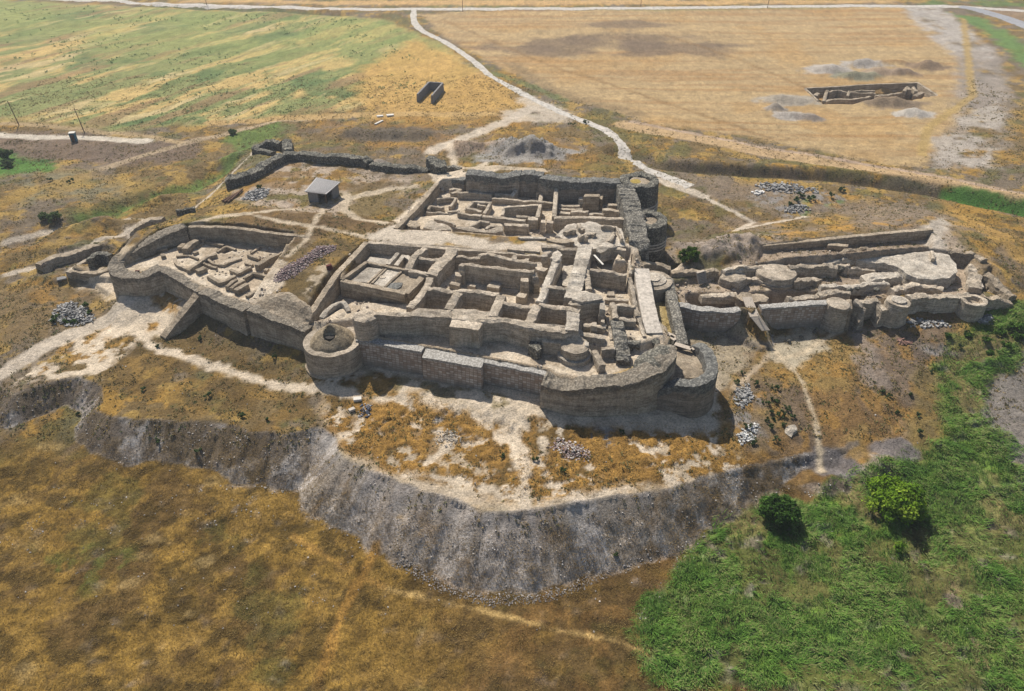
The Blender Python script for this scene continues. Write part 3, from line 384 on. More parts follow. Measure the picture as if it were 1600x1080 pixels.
def m_mud(name, c1, c2, c3, cap=None):
    m, nt, b = new_mat(name); oi = nt.nodes.new('ShaderNodeObjectInfo')
    r = ramp(nt, noise(nt, .7, 5, .62), [(.28, c2), (.5, c1), (.72, c3)]); f = ramp(nt, noise(nt, 6, 4, .7), [(.28, g3(.5)), (.5, g3(1)), (.75, g3(1.3))]); f_b = ramp(nt, noise(nt, 2.2, 5, .75), [(.3, g3(.62)), (.5, g3(1)), (.7, g3(1.2))])
    mp = N(nt, 'ShaderNodeMapping'); nt.links.new(pos(nt), mp.inputs[0]); mp.inputs['Scale'].default_value = (.35, .35, 5.5)
    mp3 = N(nt, 'ShaderNodeMapping'); nt.links.new(pos(nt), mp3.inputs[0]); mp3.inputs['Scale'].default_value = (.22, .22, 2.5); l2 = ramp(nt, noise(nt, 1.0, 5, .7, mp3.outputs[0]), [(.36, g3(.58)), (.5, g3(1)), (.64, g3(1.18))])
    ly = ramp(nt, noise(nt, 1.0, 4, .65, mp.outputs[0]), [(.35, g3(.6)), (.5, g3(1)), (.68, g3(1.2))])
    mp2 = N(nt, 'ShaderNodeMapping'); nt.links.new(pos(nt), mp2.inputs[0]); mp2.inputs['Scale'].default_value = (3.2, 3.2, .35)
    dr = ramp(nt, noise(nt, 1.0, 4, .65, mp2.outputs[0]), [(.36, g3(.66)), (.52, g3(1)), (.7, g3(1.12))])
    c = mul(nt, mul(nt, mul(nt, mul(nt, r.outputs[0], f_b.outputs[0]), f.outputs[0]), ly.outputs[0], .7), dr.outputs[0], .5); c = mul(nt, c, l2.outputs[0], .75)
    v_ = ramp(nt, oi.outputs['Random'], [(0, g3(.86)), (1, g3(1.1))]); c = mul(nt, c, v_.outputs[0])
    if cap:                                                     # cobble core showing along the broken top
        t = N(nt, 'ShaderNodeAttribute', attribute_name='rise'); vo = N(nt, 'ShaderNodeTexVoronoi', Scale=3.4); nt.links.new(pos(nt), vo.inputs['Vector'])
        st_ = ramp(nt, vo.outputs['Color'], [(.1, cap[0]), (.5, cap[1]), (.9, cap[2])]); ed = ramp(nt, vo.outputs['Distance'], [(.0, g3(1.08)), (.34, g3(1)), (.62, g3(.65))]); sc_ = mul(nt, st_.outputs[0], ed.outputs[0])
        ad = N(nt, 'ShaderNodeMath', operation='ADD'); nt.links.new(t.outputs['Fac'], ad.inputs[0]); nz = noise(nt, .8, 3, .6); sb_ = N(nt, 'ShaderNodeMath', operation='MULTIPLY_ADD'); nt.links.new(nz, sb_.inputs[0]); sb_.inputs[1].default_value = .5; sb_.inputs[2].default_value = -.25; nt.links.new(sb_.outputs[0], ad.inputs[1])
        rr_ = ramp(nt, ad.outputs[0], [(cap[3] - .04, g3(0)), (cap[3] + .04, g3(1))]); c = mul(nt, c, sc_, rr_.outputs[0], 'MIX')
    nt.links.new(c, b.inputs['Base Color']); p = bumpn(nt, b, noise(nt, 2.5, 6, .72), .9, .35); bumpn(nt, b, noise(nt, 9, 4, .75), .7, .12, p)
    return m
def m_stone(name, a1, a2, a3, sc=2.2):
    m, nt, b = new_mat(name); vo = N(nt, 'ShaderNodeTexVoronoi', Scale=sc); nt.links.new(pos(nt), vo.inputs['Vector'])
    st_ = ramp(nt, vo.outputs['Color'], [(.1, a1), (.5, a2), (.9, a3)]); ed = ramp(nt, vo.outputs['Distance'], [(.0, g3(1.15)), (.32, g3(1)), (.6, g3(.45))])
    f = ramp(nt, noise(nt, .5, 4, .6), [(.3, (.7, .68, .62)), (.7, (1.2, 1.15, 1.05))]); c = mul(nt, mul(nt, st_.outputs[0], ed.outputs[0]), f.outputs[0]); nt.links.new(c, b.inputs['Base Color'])
    bumpn(nt, b, ed.outputs[0], .6, .15); return m
def m_brick(name, base_c, spot, mort, sc=1.0, spots=.5):
    """coursed face: square pale blocks set in rows, from the wall's own running length and height"""
    m, nt, b = new_mat(name); uv = nt.nodes.new('ShaderNodeUVMap'); br = N(nt, 'ShaderNodeTexBrick', offset=0.0); nt.links.new(uv.outputs[0], br.inputs['Vector'])
    br.inputs['Color1'].default_value = (*base_c, 1); br.inputs['Color2'].default_value = (*spot, 1); br.inputs['Mortar'].default_value = (*mort, 1)
    for k_, v_ in (('Scale', sc), ('Mortar Size', .07), ('Mortar Smooth', .6), ('Bias', spots), ('Brick Width', .62), ('Row Height', .42)): br.inputs[k_].default_value = v_
    t = N(nt, 'ShaderNodeAttribute', attribute_name='rise'); d = ramp(nt, noise(nt, .9, 5, .65), [(.3, g3(.6)), (.5, g3(1)), (.75, g3(1.25))]); c = mul(nt, br.outputs[0], d.outputs[0])
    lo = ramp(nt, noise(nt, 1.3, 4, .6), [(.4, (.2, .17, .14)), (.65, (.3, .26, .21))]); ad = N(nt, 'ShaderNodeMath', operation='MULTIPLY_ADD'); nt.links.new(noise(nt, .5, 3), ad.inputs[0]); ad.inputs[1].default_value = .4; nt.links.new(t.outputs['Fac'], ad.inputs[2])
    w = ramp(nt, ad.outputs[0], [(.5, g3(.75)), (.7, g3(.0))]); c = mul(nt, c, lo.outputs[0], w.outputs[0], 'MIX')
    vo = N(nt, 'ShaderNodeTexVoronoi', Scale=3.4); nt.links.new(pos(nt), vo.inputs['Vector']); ed = ramp(nt, vo.outputs['Distance'], [(.0, (.46, .44, .40)), (.34, (.40, .38, .345)), (.62, (.25, .235, .21))]); tp = ramp(nt, ad.outputs[0], [(1.06, g3(0)), (1.12, g3(1))])
    mp = N(nt, 'ShaderNodeMath', operation='GREATER_THAN'); nt.links.new(t.outputs['Fac'], mp.inputs[0]); mp.inputs[1].default_value = .93; c = mul(nt, c, ed.outputs[0], mp.outputs[0], 'MIX')
    nt.links.new(c, b.inputs['Base Color']); bumpn(nt, b, noise(nt, 3, 5, .7), .5, .2); return m
def m_plain(name, c, sc=3.0, var=.35, rough=.9, bump_=.3):
    m, nt, b = new_mat(name); f = ramp(nt, noise(nt, sc, 4, .65), [(.3, g3(1 - var)), (.5, g3(1)), (.72, g3(1 + var * .8))]); nt.links.new(mul(nt, c, f.outputs[0]), b.inputs['Base Color']); b.inputs['Roughness'].default_value = rough
    if bump_: bumpn(nt, b, noise(nt, sc * 2, 4), bump_, .1)
    return m
def m_attr(name, transl=0.0, var=.25):
    m, nt, b = new_mat(name); a = N(nt, 'ShaderNodeAttribute', attribute_name='tint'); f = ramp(nt, noise(nt, 2.0, 3), [(.3, g3(1 - var)), (.7, g3(1 + var))]); c = mul(nt, a.outputs['Color'], f.outputs[0]); nt.links.new(c, b.inputs['Base Color'])
    if transl:
        tr = nt.nodes.new('ShaderNodeBsdfTranslucent'); nt.links.new(c, tr.inputs[0]); mx = nt.nodes.new('ShaderNodeMixShader'); mx.inputs[0].default_value = transl; nt.links.new(b.outputs[0], mx.inputs[1]); nt.links.new(tr.outputs[0], mx.inputs[2]); nt.links.new(mx.outputs[0], nt.nodes['Material Output'].inputs[0])
    return m
GR3 = ((.17, .165, .155), (.25, .24, .22), (.34, .325, .29))
M = {'ground': m_ground(),
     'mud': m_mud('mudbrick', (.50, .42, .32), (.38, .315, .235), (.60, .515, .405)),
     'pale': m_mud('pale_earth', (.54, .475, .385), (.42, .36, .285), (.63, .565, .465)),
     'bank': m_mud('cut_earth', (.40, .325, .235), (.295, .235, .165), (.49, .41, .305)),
     'curtain': m_mud('curtain_wall_earth', (.45, .375, .28), (.34, .28, .205), (.54, .46, .355), ((.20, .17, .13), (.28, .24, .185), (.36, .315, .25), .84)),
     'rear': m_mud('rear_wall_masonry', (.33, .275, .215), (.26, .215, .165), (.41, .35, .28), ((.13, .13, .12), (.21, .205, .185), (.31, .30, .265), .72)),
     'stone': m_stone('cobble_masonry', *GR3, 3.2), 'dark': m_stone('weathered_dark_masonry', (.115, .115, .108), (.19, .185, .165), (.30, .29, .255), 3.0),
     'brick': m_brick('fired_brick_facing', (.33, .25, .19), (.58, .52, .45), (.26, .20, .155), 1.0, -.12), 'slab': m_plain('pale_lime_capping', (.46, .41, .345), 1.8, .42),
     'boards': m_plain('weathered_board', (.42, .36, .29), 5, .3), 'wood': m_plain('brown_timber', (.14, .085, .055), 5, .35), 'rust': m_plain('dark_red_timber', (.10, .03, .025), 5, .3),
     'roofing': m_plain('grey_asbestos_sheet', (.42, .40, .38), 4, .25), 'block': m_plain('grey_blockwork', (.20, .195, .19), 4, .3), 'toilet': m_plain('blue_painted_metal', (.02, .13, .19), 4, .2, .5, 0), 'white': m_plain('off_white_panel', (.58, .55, .49), 3, .12),
     'leaf': m_attr('leaf', .3), 'grass': m_attr('grass_blade', .25), 'rubble': m_attr('loose_stone'), 'bark': m_plain('bark', (.10, .075, .05), 6, .3), 'road': m_plain('dust_road', (.43, .395, .345), 1.1, .4), 'asphalt': m_plain('worn_asphalt', (.27, .27, .28), 1.2, .2), 'pit': m_plain('hollow_shade_paint', (.05, .045, .04), 3, .3)}  # pit: near-black colour painted for the shade inside holes
M['grass_patch'] = m_plain('dry_turf', (.30, .22, .06), 3, .4)
M['dome'] = m_mud('dome_earth', (.37, .295, .195), (.28, .225, .145), (.45, .37, .26))
# ------------------------------------------------------------------ mesh builders
def tag(o, label=None, cat=None, group=None, kind=None):
    for k_, v_ in (('label', label), ('category', cat), ('group', group), ('kind', kind)):
        if v_: o[k_] = v_
    if cat and not kind: o['kind'] = 'thing'
    return o
def link(name, V, F, mat, parent=None, origin=None, sharp=26, uv=None, attr=None, tint=None):
    V = np.asarray(V, float)
    if origin is None: origin = (0, 0, 0) if parent else (float(V[:, 0].mean()), float(V[:, 1].mean()), float(V[:, 2].min()))
    o0 = np.asarray(origin) if parent is None else np.asarray(parent.location)
    me = bpy.data.meshes.new(name); me.from_pydata((V - o0).tolist(), [], [list(map(int, f)) for f in F])
    me.materials.append(M[mat] if isinstance(mat, str) else mat)
    if sharp is not None:
        me.polygons.foreach_set('use_smooth', [True] * len(me.polygons)); me.set_sharp_from_angle(angle=math.radians(sharp))
    if uv is not None:
        l = me.uv_layers.new(name='UVMap'); idx = np.empty(len(me.loops), np.int32); me.loops.foreach_get('vertex_index', idx); l.data.foreach_set('uv', np.asarray(uv, np.float32)[idx].ravel())
    if attr is not None: a = me.attributes.new('rise', 'FLOAT', 'POINT'); a.data.foreach_set('value', np.asarray(attr, np.float32))
    if tint is not None: a = me.attributes.new('tint', 'FLOAT_COLOR', 'POINT'); t4 = np.ones((len(V), 4), np.float32); t4[:, :3] = tint; a.data.foreach_set('color', t4.ravel())
    o = bpy.data.objects.new(name, me); COL.objects.link(o)
    if parent is None: o.location = origin
    else: o.parent = parent
    return o
def empty(name, loc, label, cat, group=None):
    o = bpy.data.objects.new(name, None); COL.objects.link(o); o.location = loc; return tag(o, label, cat, group)
def resample(P, step, closed):
    P = np.asarray(P, float); Q_ = np.vstack([P, P[:1]]) if closed else P
    seg = np.linalg.norm(np.diff(Q_[:, :2], axis=0), axis=1); s = np.concatenate([[0], np.cumsum(seg)]); n = max(2, int(round(s[-1] / step)) + 1)
    t = np.union1d(np.linspace(0, s[-1], n), s) if len(P) < 40 else np.linspace(0, s[-1], n)
    keep = [0]
    for i in range(1, len(t)):
        if t[i] - t[keep[-1]] > step * .4: keep.append(i)
    t = t[keep]; t[-1] = s[-1]
    if closed: t = t[:-1]
    return np.stack([np.interp(t, s, Q_[:, k_]) for k_ in range(Q_.shape[1])], 1), t
SEED = [0]
def wall(name, label, pts, th, zb, mat='mud', cat='wall', group=None, rough=.16, top=.3, batter=.05, step=.3, closed=False, smooth=0, parent=None, low=None, rot=.0):
    """a ruined wall: running line of its top (x, y, z), thickness, foot level; eroded faces and a broken crest"""
    SEED[0] += 13; pts = np.asarray(pts, float); rough *= .8; top *= .85
    for _ in range(smooth):
        p = pts if not closed else np.vstack([pts, pts[:1]]); q_ = []
        if not closed: q_.append(p[0])
        for a, b_ in zip(p[:-1], p[1:]): q_ += [a * .75 + b_ * .25, a * .25 + b_ * .75]
        if not closed: q_.append(p[-1])
        pts = np.array(q_)
    R, t = resample(pts, step, closed); n = len(R)
    if closed: T = np.roll(R, -1, 0) - np.roll(R, 1, 0)
    else: T = np.gradient(R, axis=0) if n > 2 else np.repeat((R[1] - R[0])[None], n, 0)
    T = T[:, :2] / (np.linalg.norm(T[:, :2], axis=1)[:, None] + 1e-9); Nn = np.stack([-T[:, 1], T[:, 0]], 1)
    if zb is None: zb = gz(R[:, 0], R[:, 1]) - .6
    zb = np.broadcast_to(np.asarray(zb, float), (n,)); zb = np.minimum(zb, R[:, 2] - .25)
    hz = R[:, 2] - zb; nv = max(2, int(np.ceil(hz.max() / .4))); h = th / 2; tp = np.linspace(-1, 1, max(3, int(th / .4) + 2))[1:-1]
    wide = 1 + fb3(np.stack([R[:, 0], R[:, 1], R[:, 0] * 0 + SEED[0]], 1), 1.6, 3, SEED[0]) * .35 * min(1, top * 2)
    rows, U, W, A = [], [], [], []
    sets = [(-1, k_ / nv) for k_ in range(nv + 1)] + [(x, 1.0) for x in tp] + [(1, k_ / nv) for k_ in range(nv, -1, -1)]
    for sd, f in sets:
        off = sd * (h * wide + batter * (1 - f) * hz)
        rows.append(np.stack([R[:, 0] + Nn[:, 0] * off, R[:, 1] + Nn[:, 1] * off, zb + hz * f], 1)); U.append(t + SEED[0]); W.append(zb + hz * f + (off if f == 1 else 0) * .3); A.append(np.full(n, f))
    V = np.stack(rows, 1); m = V.shape[1]; fl = V.reshape(-1, 3); A = np.stack(A, 1).ravel(); UV = np.stack([np.stack(U, 1).ravel(), np.stack(W, 1).ravel()], 1)
    nx = np.repeat(Nn, m, 0) * np.tile(np.array([s_[0] for s_ in sets]), n)[:, None]; up = (A == 1)
    d = fb3(fl, 1.6, 3, SEED[0]) * 1.3 * rough; d2 = fb3(fl, .5, 2, SEED[0] + 5) * 1.7 * rough
    fl[:, :2] += nx * (d + d2)[:, None] * np.where(A > 0, 1, .4)[:, None]
    fl[:, 2] += np.where(up, fb3(fl * [1, 1, 0], 2.4, 3, SEED[0] + 9) * 1.3 * top - np.abs(np.tile(np.array([s_[0] for s_ in sets]), n)) ** 4 * .09 * min(1, top * 4) + fb3(fl, .6, 2, SEED[0] + 3) * top * 1.3 + (np.round(vn2(np.repeat(t, m) / 1.3, np.zeros(n * m), SEED[0]) * 3) / 3 - .5) * top * 1.1, 0)
    fl[:, 2] = np.where(up, np.maximum(fl[:, 2], np.repeat(zb, m) + .12), fl[:, 2])
    F = []
    for i in range(n if closed else n - 1):
        j = (i + 1) % n
        for k_ in range(m - 1): F.append((i * m + k_, j * m + k_, j * m + k_ + 1, i * m + k_ + 1))
    if not closed: F.append(tuple(range(m))); F.append(tuple(range((n - 1) * m, n * m))[::-1])
    o = link(name, fl, F, mat, parent, uv=UV, attr=A, sharp=16)
    return o if parent else tag(o, label, cat, group)
def block(name, label, pts, zb, mat='mud', cat='ruin', group=None, rough=.16, top=.2, grid=.6, parent=None, dome=None, batter=.04, smooth=0, sharp=16):
    """a solid mass: outline of its top (x, y, z), foot level; the top is a modelled uneven surface"""
    SEED[0] += 13; pts = np.asarray(pts, float)
    for _ in range(smooth):
        p = np.vstack([pts, pts[:1]]); pts = np.array([r_ for a, b_ in zip(p[:-1], p[1:]) for r_ in (a * .75 + b_ * .25, a * .25 + b_ * .75)])
    area2 = sum(pts[i][0] * pts[(i + 1) % len(pts)][1] - pts[(i + 1) % len(pts)][0] * pts[i][1] for i in range(len(pts)))
    if area2 < 0: pts = pts[::-1]
    R, t = resample(pts, min(grid, .4), True); n = len(R); c = R[:, :2].mean(0)
    T = np.roll(R, -1, 0) - np.roll(R, 1, 0); T = T[:, :2] / (np.linalg.norm(T[:, :2], axis=1)[:, None] + 1e-9); Nn = np.stack([T[:, 1], -T[:, 0]], 1)
    hz = R[:, 2] - zb; nv = max(1, int(np.ceil(hz.max() / .5))); rows, A = [], []
    for k_ in range(nv + 1):
        f = k_ / nv; off = batter * (1 - f) * hz; rows.append(np.stack([R[:, 0] + Nn[:, 0] * off, R[:, 1] + Nn[:, 1] * off, zb + hz * f], 1)); A.append(np.full(n, f))
    V = np.concatenate(rows); A = np.concatenate(A); nn = np.tile(Nn, (nv + 1, 1)); d = fb3(V, 1.6, 3, SEED[0]) * 1.4 * rough + fb3(V, .5, 2, SEED[0] + 5) * 1.7 * rough
    V[:, :2] += nn * (d * np.where(A > 0, 1, .4))[:, None]; UV = np.stack([np.tile(t, nv + 1), V[:, 2]], 1)
    F = [(k_ * n + i, k_ * n + (i + 1) % n, (k_ + 1) * n + (i + 1) % n, (k_ + 1) * n + i) for k_ in range(nv) for i in range(n)]
    rim = V[nv * n:, :2]; x0, y0 = rim.min(0); x1, y1 = rim.max(0); g_ = grid
    gx_, gy_ = np.meshgrid(np.arange(x0, x1, g_), np.arange(y0, y1, g_)); gx_ = gx_ + (rng.random(gx_.shape) - .5) * g_ * .4; gy_ = gy_ + (rng.random(gy_.shape) - .5) * g_ * .4
    D = psd(gx_, gy_, [tuple(p) for p in rim]); ok = D > g_ * .45; ip = np.stack([gx_[ok], gy_[ok]], 1); all2 = np.vstack([rim, ip])
    res = delaunay_2d_cdt([Vector(p) for p in all2.tolist()], [], [list(range(n))], 1, 1e-5); vo, fo, oi = res[0], res[2], res[3]
    tv = np.array([[p.x, p.y] for p in vo]); w = 1 / (((tv[:, None] - R[None, :, :2]) ** 2).sum(2) + .05) ** 1.5; zt = (w * R[None, :, 2]).sum(1) / w.sum(1)
    Dt = np.maximum(psd(tv[:, 0], tv[:, 1], [tuple(p) for p in rim]), 0); p3 = np.stack([tv[:, 0], tv[:, 1], np.full(len(tv), SEED[0] * 1.0)], 1)
    zt = zt + (fb3(p3, 2.2, 3, SEED[0]) * 2 + fb3(p3, .7, 2, SEED[0] + 2)) * top - .12 * min(1, top * 4) * np.exp(-Dt / .25)
    if dome is not None: zt = zt + dome(tv[:, 0], tv[:, 1], Dt)
    n0 = len(V); mp = {}; ex = []
    for i in range(len(vo)):
        src = [s_ for s_ in oi[i] if s_ < n]
        if src: mp[i] = nv * n + src[0]; V[mp[i], 2] = zt[i]
        else: mp[i] = n0 + len(ex); ex.append((tv[i, 0], tv[i, 1], zt[i]))
    V = np.vstack([V, np.array(ex)]) if ex else V; A = np.concatenate([A, np.ones(len(ex))]); UV = np.vstack([UV, V[n0:, :2]]) if ex else UV
    F += [tuple(mp[i] for i in f) for f in fo]
    o = link(name, V, F, mat, parent, uv=UV, attr=A, sharp=sharp)
    return o if parent else tag(o, label, cat, group)
def circ(c, r, z, n=26, sq=1.0, a0=0, a1=2 * math.pi, rot=0):
    cl = abs(a1 - a0 - 2 * math.pi) < 1e-6; out = []
    for i in range(n if cl else n + 1):
        a = a0 + (a1 - a0) * i / n; x, y = r * math.cos(a), r * sq * math.sin(a); out.append((c[0] + x * math.cos(rot) - y * math.sin(rot), c[1] + x * math.sin(rot) + y * math.cos(rot), z))
    return out
def boxm(name, _l, c, sx, sy, sz, rz, mat, parent=None, label=None, cat=None, group=None, tilt=0.0, jit=.02, taper=1.0):
    V = []
    for z in (0, 1):
        k_ = 1 if z == 0 else taper
        for x, y in ((-.5, -.5), (.5, -.5), (.5, .5), (-.5, .5)): V.append(((x * k_) * sx + random.uniform(-jit, jit), (y * k_) * sy + random.uniform(-jit, jit), z * sz + x * sx * tilt))
    ca, sa = math.cos(rz), math.sin(rz); V = [(c[0] + x * ca - y * sa, c[1] + x * sa + y * ca, c[2] + z) for x, y, z in V]
    b = .12 * min(sx, sy, sz)
    o = link(name, V, [(3, 2, 1, 0), (4, 5, 6, 7), (0, 1, 5, 4), (1, 2, 6, 5), (2, 3, 7, 6), (3, 0, 4, 7)], mat, parent, sharp=30)
    md = o.modifiers.new('edge', 'BEVEL'); md.width = min(b, .08); md.segments = 2
    return o if parent else tag(o, label, cat, group)
def tube(p, q, r0, r1, n=7):
    p, q = np.array(p, float), np.array(q, float); d = q - p; d /= np.linalg.norm(d); a = np.cross(d, [0, 0, 1.0] if abs(d[2]) < .9 else [1.0, 0, 0]); a /= np.linalg.norm(a); b = np.cross(d, a); V = []
    for c, r in ((p, r0), (q, r1)):
        for i in range(n): t = 2 * math.pi * i / n; V.append(c + (a * math.cos(t) + b * math.sin(t)) * r)
    return V, [(i, (i + 1) % n, n + (i + 1) % n, n + i) for i in range(n)] + [tuple(range(n))[::-1], tuple(range(n, 2 * n))]
def join(parts):
    V, F = [], []
    for v_, f_ in parts: o = len(V); V += [tuple(x) for x in v_]; F += [tuple(i + o for i in g_) for g_ in f_]
    return V, F
def stone(c, r, sq=.7):
    b = [(-1, -1, -1), (1, -1, -1), (1, 1, -1), (-1, 1, -1), (-1, -1, 1), (1, -1, 1), (1, 1, 1), (-1, 1, 1)]; rz = random.random() * 6.3; tz = random.uniform(-.5, .5); s3 = [r * random.uniform(.5, 1), r * random.uniform(.4, .9), r * sq * random.uniform(.4, .9)]; V = []
    for p in b:
        x, y, z = (p[k_] * s3[k_] * random.uniform(.55, 1) for k_ in range(3)); y, z = y * math.cos(tz) - z * math.sin(tz), y * math.sin(tz) + z * math.cos(tz); V.append((c[0] + x * math.cos(rz) - y * math.sin(rz), c[1] + x * math.sin(rz) + y * math.cos(rz), c[2] + z))
    return V, [(3, 2, 1, 0), (4, 5, 6, 7), (0, 1, 5, 4), (1, 2, 6, 5), (2, 3, 7, 6), (3, 0, 4, 7)]
def heap(name, label, pts, n, cols, r=(.15, .4), hgt=.8, cat='stone pile', group=None, kind=None):
    """many loose stones dumped inside an outline"""
    P_ = np.array([p[:2] for p in pts]); lo, hi = P_.min(0), P_.max(0); parts, tint = [], []; k_ = 0
    xs = lo + rng.random((n * 6, 2)) * (hi - lo); D = psd(xs[:, 0], xs[:, 1], [tuple(p) for p in P_]); mx = max(D.max(), .1); zs = gz(xs[:, 0], xs[:, 1])
    for (x, y), d, z in zip(xs, D, zs):
        if d <= -.3 or random.random() > .35 + d / mx: continue
        rr = random.uniform(*r); parts.append(stone((x, y, z + rr * .25 + hgt * max(d, 0) / mx * random.random()), rr)); c = random.choice(cols); v_ = random.uniform(.7, 1.25); tint += [tuple(q_ * v_ for q_ in c)] * 8; k_ += 1
        if k_ >= n: break
    V, F = join(parts); return tag(link(name, V, F, 'rubble', sharp=None, tint=np.array(tint)), label, cat, group, kind)
def leaves(n, cx, cy, cz, rx, ry, rz, ls, cols, clumps=60, seed=0, flat=.15):
    """leaf-sized quads gathered in clumps through a crown's volume"""
    r_ = np.random.default_rng(seed); u = r_.normal(size=(clumps, 3)); u /= np.linalg.norm(u, axis=1)[:, None]; u[:, 2] = np.where(u[:, 2] < -.35, -u[:, 2], u[:, 2])
    C = u * (r_.random((clumps, 1)) ** .4) * [rx, ry, rz] * .84 * r_.uniform(.7, 1.15, (clumps, 1)) * (.55 + .85 * vn3(u[:, 0] * 1.7 + seed, u[:, 1] * 1.7, u[:, 2] * 1.7, seed))[:, None]; k_ = r_.integers(0, clumps, n); p = r_.normal(size=(n, 3)); p /= np.linalg.norm(p, axis=1)[:, None]; p *= r_.random((n, 1)) ** .45
    rc = r_.uniform(.15, .34, clumps)[k_][:, None] * min(rx, ry, rz * 1.3); P_ = C[k_] + p * rc * [1, 1, .8]; P_[:, 2] = np.maximum(P_[:, 2], -rz * .75)
    nrm = p * .6 + r_.normal(size=(n, 3)) * .5 + [0, 0, .5]; nrm /= np.linalg.norm(nrm, axis=1)[:, None]; a = np.cross(nrm, r_.normal(size=(n, 3))); a /= np.linalg.norm(a, axis=1)[:, None]; b = np.cross(nrm, a); s_ = ls * r_.uniform(.6, 1.3, (n, 1))
    P_ = P_ + [cx, cy, cz]; V = np.stack([P_ - a * s_, P_ - b * s_ * .55 + nrm * s_ * flat, P_ + a * s_, P_ + b * s_ * .55 + nrm * s_ * flat], 1).reshape(-1, 3); F = np.arange(4 * n).reshape(-1, 4)
    ci = np.array(cols)[r_.integers(0, len(cols), clumps)][k_] * r_.uniform(.75, 1.25, (n, 1)); return V, F, np.repeat(ci, 4, 0)
def tree(name, label, c, rx, ry, rz, n, cols, ls, cat='tree', group=None, clumps=60, trunk_h=None, seed=1):
    t = empty(name, c, label, cat, group); h0 = trunk_h or rz * .7; parts = [tube(np.array(c) - [0, 0, .4], np.array(c) + [0, 0, h0], .09 * rx, .06 * rx)]
    for i in range(6): a = i * 1.05 + random.random(); parts.append(tube(np.array(c) + [0, 0, h0 * .6], np.array(c) + [math.cos(a) * rx * .6, math.sin(a) * ry * .6, h0 + rz * random.uniform(.2, .7)], .045 * rx, .015 * rx, 5))
    V, F = join(parts); link('trunk', V, F, 'bark', t)
    V, F, ti = leaves(n, c[0], c[1], c[2] + rz * .62, rx, ry, rz, ls, cols, clumps, seed); link('crown', V, F, 'leaf', t, sharp=None, tint=ti); return t
def shrub(name, label, c, r, n, cols, ls, cat='shrub', group=None, seed=1, tall=.8):
    V, F, ti = leaves(n, c[0], c[1], c[2] + r * .4, r, r, r * tall, ls, cols, max(6, n // 60), seed); return tag(link(name, V, F, 'leaf', sharp=None, tint=ti), label, cat, group)
def strip(name, pts, w, mat, lift=.05, rag=.5):
    for _ in range(2): pts = [pts[0][:2]] + [(a[0] * u + b[0] * (1 - u), a[1] * u + b[1] * (1 - u)) for a, b in zip(pts[:-1], pts[1:]) for u in (.75, .25)] + [pts[-1][:2]]
    R, t = resample(np.asarray(pts, float), 1.0, False); T = np.gradient(R[:, :2], axis=0); T /= np.linalg.norm(T, axis=1)[:, None]; Nn = np.stack([-T[:, 1], T[:, 0]], 1); rows = []
    for s_ in np.linspace(-1, 1, 7):
        ww = w * (1 + (fb2(t, t * 0 + s_, 4, 3, 9) - .5) * rag) * .5 * s_; p = R[:, :2] + Nn * ww[:, None]; rows.append(np.column_stack([p, gz(p[:, 0], p[:, 1]) + lift - abs(s_) ** 6 * .1]))
    V = np.stack(rows, 1).reshape(-1, 3); F = [(i * 7 + k_ + 1, i * 7 + k_, (i + 1) * 7 + k_, (i + 1) * 7 + k_ + 1) for i in range(len(R) - 1) for k_ in range(6)]
    return tag(link(name, V, F, mat, sharp=180), kind='structure')
# ------------------------------------------------------------------ the ground sheet
nX, nY = len(gx), len(gy); gv = np.stack([X, Y, Z], 2).reshape(-1, 3).astype(np.float32); ii = np.arange(nX * nY).reshape(nY, nX)
gq = np.stack([ii[:-1, :-1], ii[:-1, 1:], ii[1:, 1:], ii[1:, :-1]], 2).reshape(-1, 4).astype(np.int32); me = bpy.data.meshes.new('ground')
me.vertices.add(len(gv)); me.vertices.foreach_set('co', gv.ravel()); me.loops.add(gq.size); me.loops.foreach_set('vertex_index', gq.ravel()); me.polygons.add(len(gq)); me.polygons.foreach_set('loop_start', np.arange(0, gq.size, 4, dtype=np.int32))
me.polygons.foreach_set('use_smooth', np.ones(len(gq), bool)); me.update(calc_edges=True); me.validate(); me.materials.append(M['ground'])
ca4 = np.ones((len(gv), 4), np.float32); ca4[:, :3] = np.clip(Cc.reshape(-1, 3), 0, .9); at = me.attributes.new('cover', 'FLOAT_COLOR', 'POINT'); at.data.foreach_set('color', ca4.ravel())
go = bpy.data.objects.new('ground', me); COL.objects.link(go); tag(go, kind='structure')
strip('dirt_road', pl('N2', [(362, 42), (356, 90), (385, 130), (430, 152), (490, 180), (560, 220), (612, 262), (660, 304), (695, 338), (735, 362), (800, 392), (880, 434), (960, 470), (1030, 505), (1100, 535), (1170, 560), (1225, 585), (1265, 622), (1295, 660), (1320, 695), (1345, 722), (1385, 752)], 3) + pl('N2', [(1440, 772), (1520, 800), (1590, 832)], 3), 3.0, 'road', .06, .9)
strip('gravel_road', pl('F', [(60, -3), (180, 2), (300, 8), (420, 12), (520, 14), (640, 14.5), (820, 14), (1000, 13), (1150, 11), (1300, 9), (1450, 9.5), (1540, 13), (1640, 21)], 3), 6, 'road', .06, .25)
strip('asphalt_road', pl('F', [(1500, 11), (1540, 18), (1580, 30), (1620, 46), (1680, 75)], 3), 7, 'asphalt', .08, .1)
# ------------------------------------------------------------------ the fort
def W(name, label, c, pts, z, th, zb, mat='mud', **kw):
    return wall(name, label, [Q(c, p[0], p[1], p[2] if len(p) > 2 else z) for p in pts], th, zb, mat, **kw)
def B(name, label, c, pts, z, zb, mat='mud', **kw):
    return block(name, label, [Q(c, p[0], p[1], p[2] if len(p) > 2 else z) for p in pts], zb, mat, **kw)
OUT = dict(rough=.14, top=.35, step=.3)
